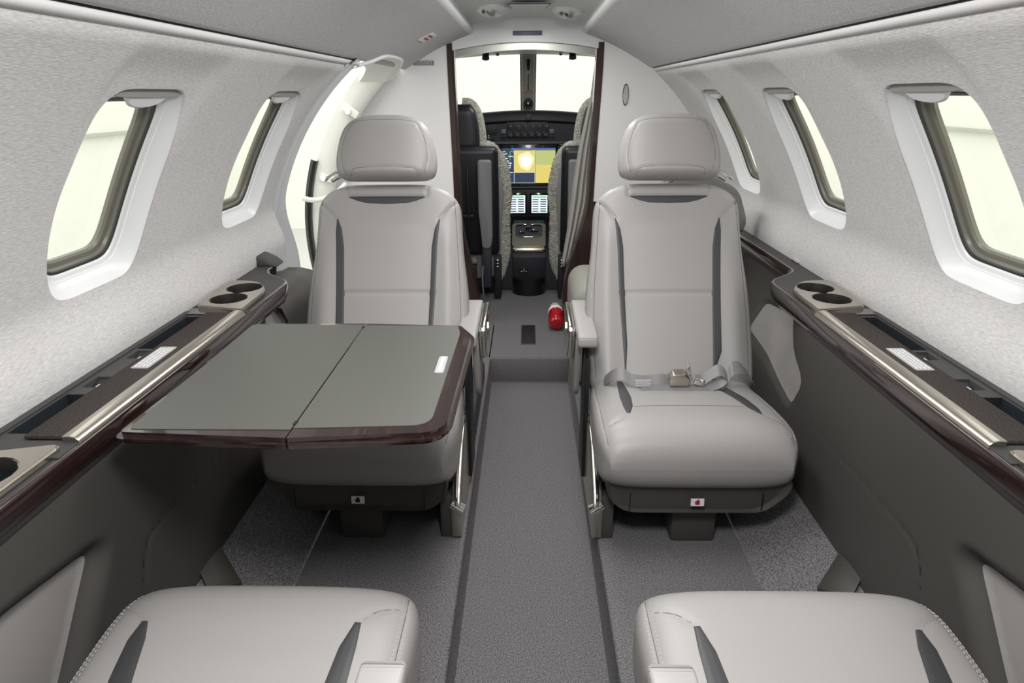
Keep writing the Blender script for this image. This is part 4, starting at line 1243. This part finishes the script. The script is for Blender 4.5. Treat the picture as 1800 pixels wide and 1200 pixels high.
# pilot seats
def pilot_seat(s, label):
    t = thing('pilot_seat', label, 'seat', (s * .36 + (.03 if s > 0 else 0), 3.75, 0), 'cockpit seats')
    def X(a): return s * (a - .36)
    bk = MB(); bk.box((0, .02, .56), (.40, .09, .62), .035, 4, Matrix.Rotation(math.radians(6), 4, 'X')); b_ = bk.out('backrest', 'pilot_black', t)
    hd_ = Pillow(lambda x, v, d: (x, .02 - d, .845 + v), 0, .24, smooth_interp([(0, .092), (.03, .098), (.12, .095), (.2, .08), (.24, .05)]), .045, 3.5, .03, .05)
    hh = hd_.mesh('headrest', 'pilot_black', t, 60, 30)
    for v_ in hh.data.vertices: v_.co.x += 0
    # sheepskin edges: headrest cover and the bulging backrest cover on the inboard side
    MB().tube([(X(a), .075, z) for a, z in spline([(.36, 1.084), (.315, 1.078), (.283, 1.03), (.266, .95), (.262, .87), (.270, .85)], 6)], .009, 10, flat=4.0).out('headrest_cover', 'sheepskin', t)
    path = spline([(.262, .862), (.205, .845), (.155, .79), (.130, .70), (.118, .60), (.128, .50), (.130, .40), (.128, .28), (.140, .17), (.160, .10)], 8)
    b = MB(); rr = [.018 + .014 * smooth01(i / 10) - .010 * smooth01((i - len(path) + 16) / 16) for i in range(len(path))]
    b.tube([(X(a + .020), .07, z) for a, z in path], [q * .62 for q in rr], 12, flat=2.6)
    random.seed(5)
    bmesh.ops.subdivide_edges(b.bm, edges=b.bm.edges[:], cuts=1)
    for v_ in b.bm.verts: v_.co += Vector((random.uniform(-.0035, .0035), random.uniform(-.004, .004), random.uniform(-.0035, .0035)))
    b.out('sheepskin_cover', 'sheepskin', t, angle=180)
    MB().prism([(X(a), .045, z) for a, z in [(.26, .80), (.21, .83), (.16, .76), (.13, .62), (.14, .45), (.15, .28), (.19, .12), (.30, .10), (.30, .80)]], (0, .05, 0), .012, 3).out('cushion_side', 'pilot_grey', t)
    # raised armrest
    ar = MB(); pts = roundpoly([(.272, .800), (.196, .800), (.196, .37), (.206, .315), (.254, .315), (.262, .42), (.272, .52)], .018, 4)
    ar.prism([(X(a), -.10, z) for a, z in pts], (0, .07, 0), .010, 3); a_ = ar.out('armrest', 'pilot_grey', t)
    MB().b2(X(.258), X(.205), -.085, -.03, .08, .33, .012).out('armrest_bracket', 'cockpit_face', t)
    q = MB()
    for k in range(3): q.b2(X(.182), X(.160), -.085, -.06, .205 + .018 * k, .212 + .018 * k, .002)
    q.out('adjuster', 'chrome', t)
    MB().b2(X(.19), X(.15), -.06, .02, .02, .26, .006).out('lever_housing', 'cockpit_black', t)
    MB().prism([(X(a), .0, z) for a, z in [(.285, .842), (.240, .865), (.235, .845), (.275, .832)]], (0, .03, 0), .003).out('tie_strap', 'blue_tape', t)
    MB().b2(X(.56), X(.16), .06, .50, .18, .30, .03, 3).out('seat_cushion', 'sheepskin', t)
    MB().b2(X(.52), X(.20), .08, .42, .0, .18, .01).out('seat_base', 'cockpit_black', t)
    MB().b2(X(.335), X(.325), -.06, -.045, .30, .75, .003).b2(X(.42), X(.30), -.05, -.03, .48, .50, .003).out('back_panel_seams', 'black', t)
    MB().tube(spline([(X(.25), -.12, .22), (X(.255), -.13, .15), (X(.25), -.12, .05), (X(.245), -.10, .012)], 5), .004, 6).out('cable', 'pilot_grey', t)
    return t


pilot_seat(-1, 'left black pilot seat with sheepskin cover and raised grey armrest')
pilot_seat(1, 'right pilot seat half hidden by the grey curtain')

# curtain on the right of the cockpit opening
vs = []; fs = []; nz = 40; nx = 60
for i in range(nz + 1):
    z = 1.30 - 1.02 * i / nz
    t_ = (1.30 - z) / 1.02
    xl = np.interp(z, [.28, .30, .483, .686, .881, 1.041, 1.12, 1.30], [.183, .183, .210, .230, .256, .288, .306, .325]); xr = np.interp(z, [.28, .62, 1.30], [.250, .345, .37])
    for j in range(nx + 1):
        u = j / nx; x = xl + (xr - xl) * u; f_ = math.sin(u * 2 * PI * 4.3 + .6 * math.sin(3 * t_)) * (.005 + .010 * t_)
        vs.append((x, 3.40 + f_, z))
    if i:
        for j in range(nx): fs.append(((i - 1) * (nx + 1) + j, (i - 1) * (nx + 1) + j + 1, i * (nx + 1) + j + 1, i * (nx + 1) + j))
cu_ = mesh_obj('curtain', vs, fs, 'curtain', angle=180); md_ = cu_.modifiers.new('thickness', 'SOLIDIFY'); md_.thickness = .003
tag(cu_, 'pleated grey fabric curtain hanging at the right side of the cockpit opening', 'curtain')

# red extinguisher standing upright on the floor by the right front armrest
ex = thing('fire_extinguisher', 'glossy red round topped bottle with white collar on the floor before the pedestal', 'bottle', (.150, 3.20, 0))
b = MB(); prof = [(0.0, .0), (.034, .0), (.036, .01), (.036, .07), (.034, .085), (.026, .10), (.012, .108), (0.0, .110)]
K = 28; vs = []; fs = []


def lathe(prof, K=28):
    vs = []; fs = []
    for i, (r_, z) in enumerate(prof):
        vs += [(r_ * math.cos(2 * PI * k / K), r_ * math.sin(2 * PI * k / K), z) for k in range(K)]
        if i:
            for k in range(K): fs.append(((i - 1) * K + k, (i - 1) * K + (k + 1) % K, i * K + (k + 1) % K, i * K + k))
    return vs, fs


# lies on its side, dome towards the cabin
vs, fs = lathe([(0.001, .155), (.034, .15), (.038, .14), (.038, .115), (.035, .112), (.035, .108), (.040, .105), (.040, .03), (.037, .015), (.028, .004), (.012, 0), (0.001, -.001)])
rot = Matrix.Translation((0, -.065, .042)) @ Matrix.Rotation(math.radians(-80), 4, 'X')
o = mesh_obj('body', [tuple(rot @ Vector(v)) for v in vs], fs, 'red_plastic', ex, weld=True)
vs, fs = lathe([(.0385, .118), (.0405, .121), (.0405, .136), (.038, .139)])
mesh_obj('band', [tuple(rot @ Vector(v)) for v in vs], fs, 'ink_white', ex)
vs, fs = lathe([(.001, .190), (.028, .188), (.030, .18), (.032, .153), (.030, .148)])
mesh_obj('cap', [tuple(rot @ Vector(v)) for v in vs], fs, 'placard', ex, weld=True)
# pale seat across the forward right corner
ss = thing('corner_seat', 'pale seat in the forward right corner behind the right forward seat', 'seat', (.48, 2.6, 0))
MB().b2(-.30, .22, -.16, .28, .0, .43, .07, 5).out('seat_cushion', 'corner_leather', ss, angle=60)
MB().prism([(x - .48, -.17, z) for x, z in roundpoly([(.50, .38), (.50, .86), (.66, .862), (.775, .80), (.815, .69), (.80, .64), (.70, .61), (.70, .38)], .04, 6)], (0, .10, 0), .022, 4).out('backrest', 'corner_leather', ss, angle=60)
# blue grey cushion strip left of the aisle beyond the table
tag(MB().b2(-.225, -.178, 1.90, 2.55, .0, .085, .014, 3).out('aisle_step_box', 'cockpit_face'), 'blue grey padded box between aisle and left forward seat', 'box')

# ------------------------------------------------------------------ hangar outside
hw = MB()
hw.b2(-7.2, -7, -6, 14, -1.5, 6); struct(hw.out('wall_hangar_left', 'hangar'))
struct(MB().b2(7, 7.2, -6, 14, -1.5, 6).out('wall_hangar_right', 'hangar'))
struct(MB().b2(-7, 7, 13.8, 14, -1.5, 6).out('wall_hangar_front', 'hangar'))
struct(MB().b2(-7, 7, -6, 14, -1.6, -1.5).out('floor_hangar', 'hangar_floor'))
k = 11
for s in (-1, 1):
    for z in (.55, 2.0): struct(MB().b2(s * 6.9, s * 7.0, -6, 13.8, z, z + .045).out('trim_%d' % k, 'hangar_line')); k += 1


# ------------------------------------------------------------------ separate loose pieces of small repeated parts
def split_loose(o, lim=24):
    me = o.data; n = len(me.vertices); par = list(range(n))

    def find(a):
        while par[a] != a: par[a] = par[par[a]]; a = par[a]
        return a
    for e in me.edges: par[find(e.vertices[0])] = find(e.vertices[1])
    roots = {}
    for i in range(n): roots.setdefault(find(i), []).append(i)
    if len(roots) < 2 or len(roots) > lim: return
    parts = []
    for r_, ids in roots.items():
        idx = {v: k for k, v in enumerate(ids)}
        fs = [[idx[v] for v in p.vertices] for p in me.polygons if p.vertices[0] in idx]
        m2 = bpy.data.meshes.new(me.name); m2.from_pydata([me.vertices[v].co[:] for v in ids], [], fs)
        for p in m2.polygons: p.use_smooth = True
        m2.set_sharp_from_angle(angle=math.radians(35)); m2.materials.append(me.materials[0]); parts.append(m2)
    nm = o.name.split('.')[0]
    for m2 in parts[1:]:
        q = bpy.data.objects.new(nm, m2); C.objects.link(q); q.parent = o.parent; q.matrix_local = o.matrix_local.copy()
    o.data = parts[0]


bpy.context.view_layer.update()
for o in list(S.objects):
    if o.type == 'MESH' and o.name.split('.')[0] in ('levers', 'lever_tips', 'adjuster', 'back_panel_seams', 'button', 'switch_plate', 'marking', 'soft_keys', 'engine_dials'): split_loose(o)
for o in list(S.objects):
    n_ = o.name.split('.')[0]
    if n_ in ('levers', 'lever_tips', 'soft_keys', 'back_panel_seams', 'engine_dials'):
        o.name = {'levers': 'lever', 'lever_tips': 'lever_tip', 'soft_keys': 'soft_key', 'back_panel_seams': 'panel_seam', 'engine_dials': 'engine_dial'}[n_]
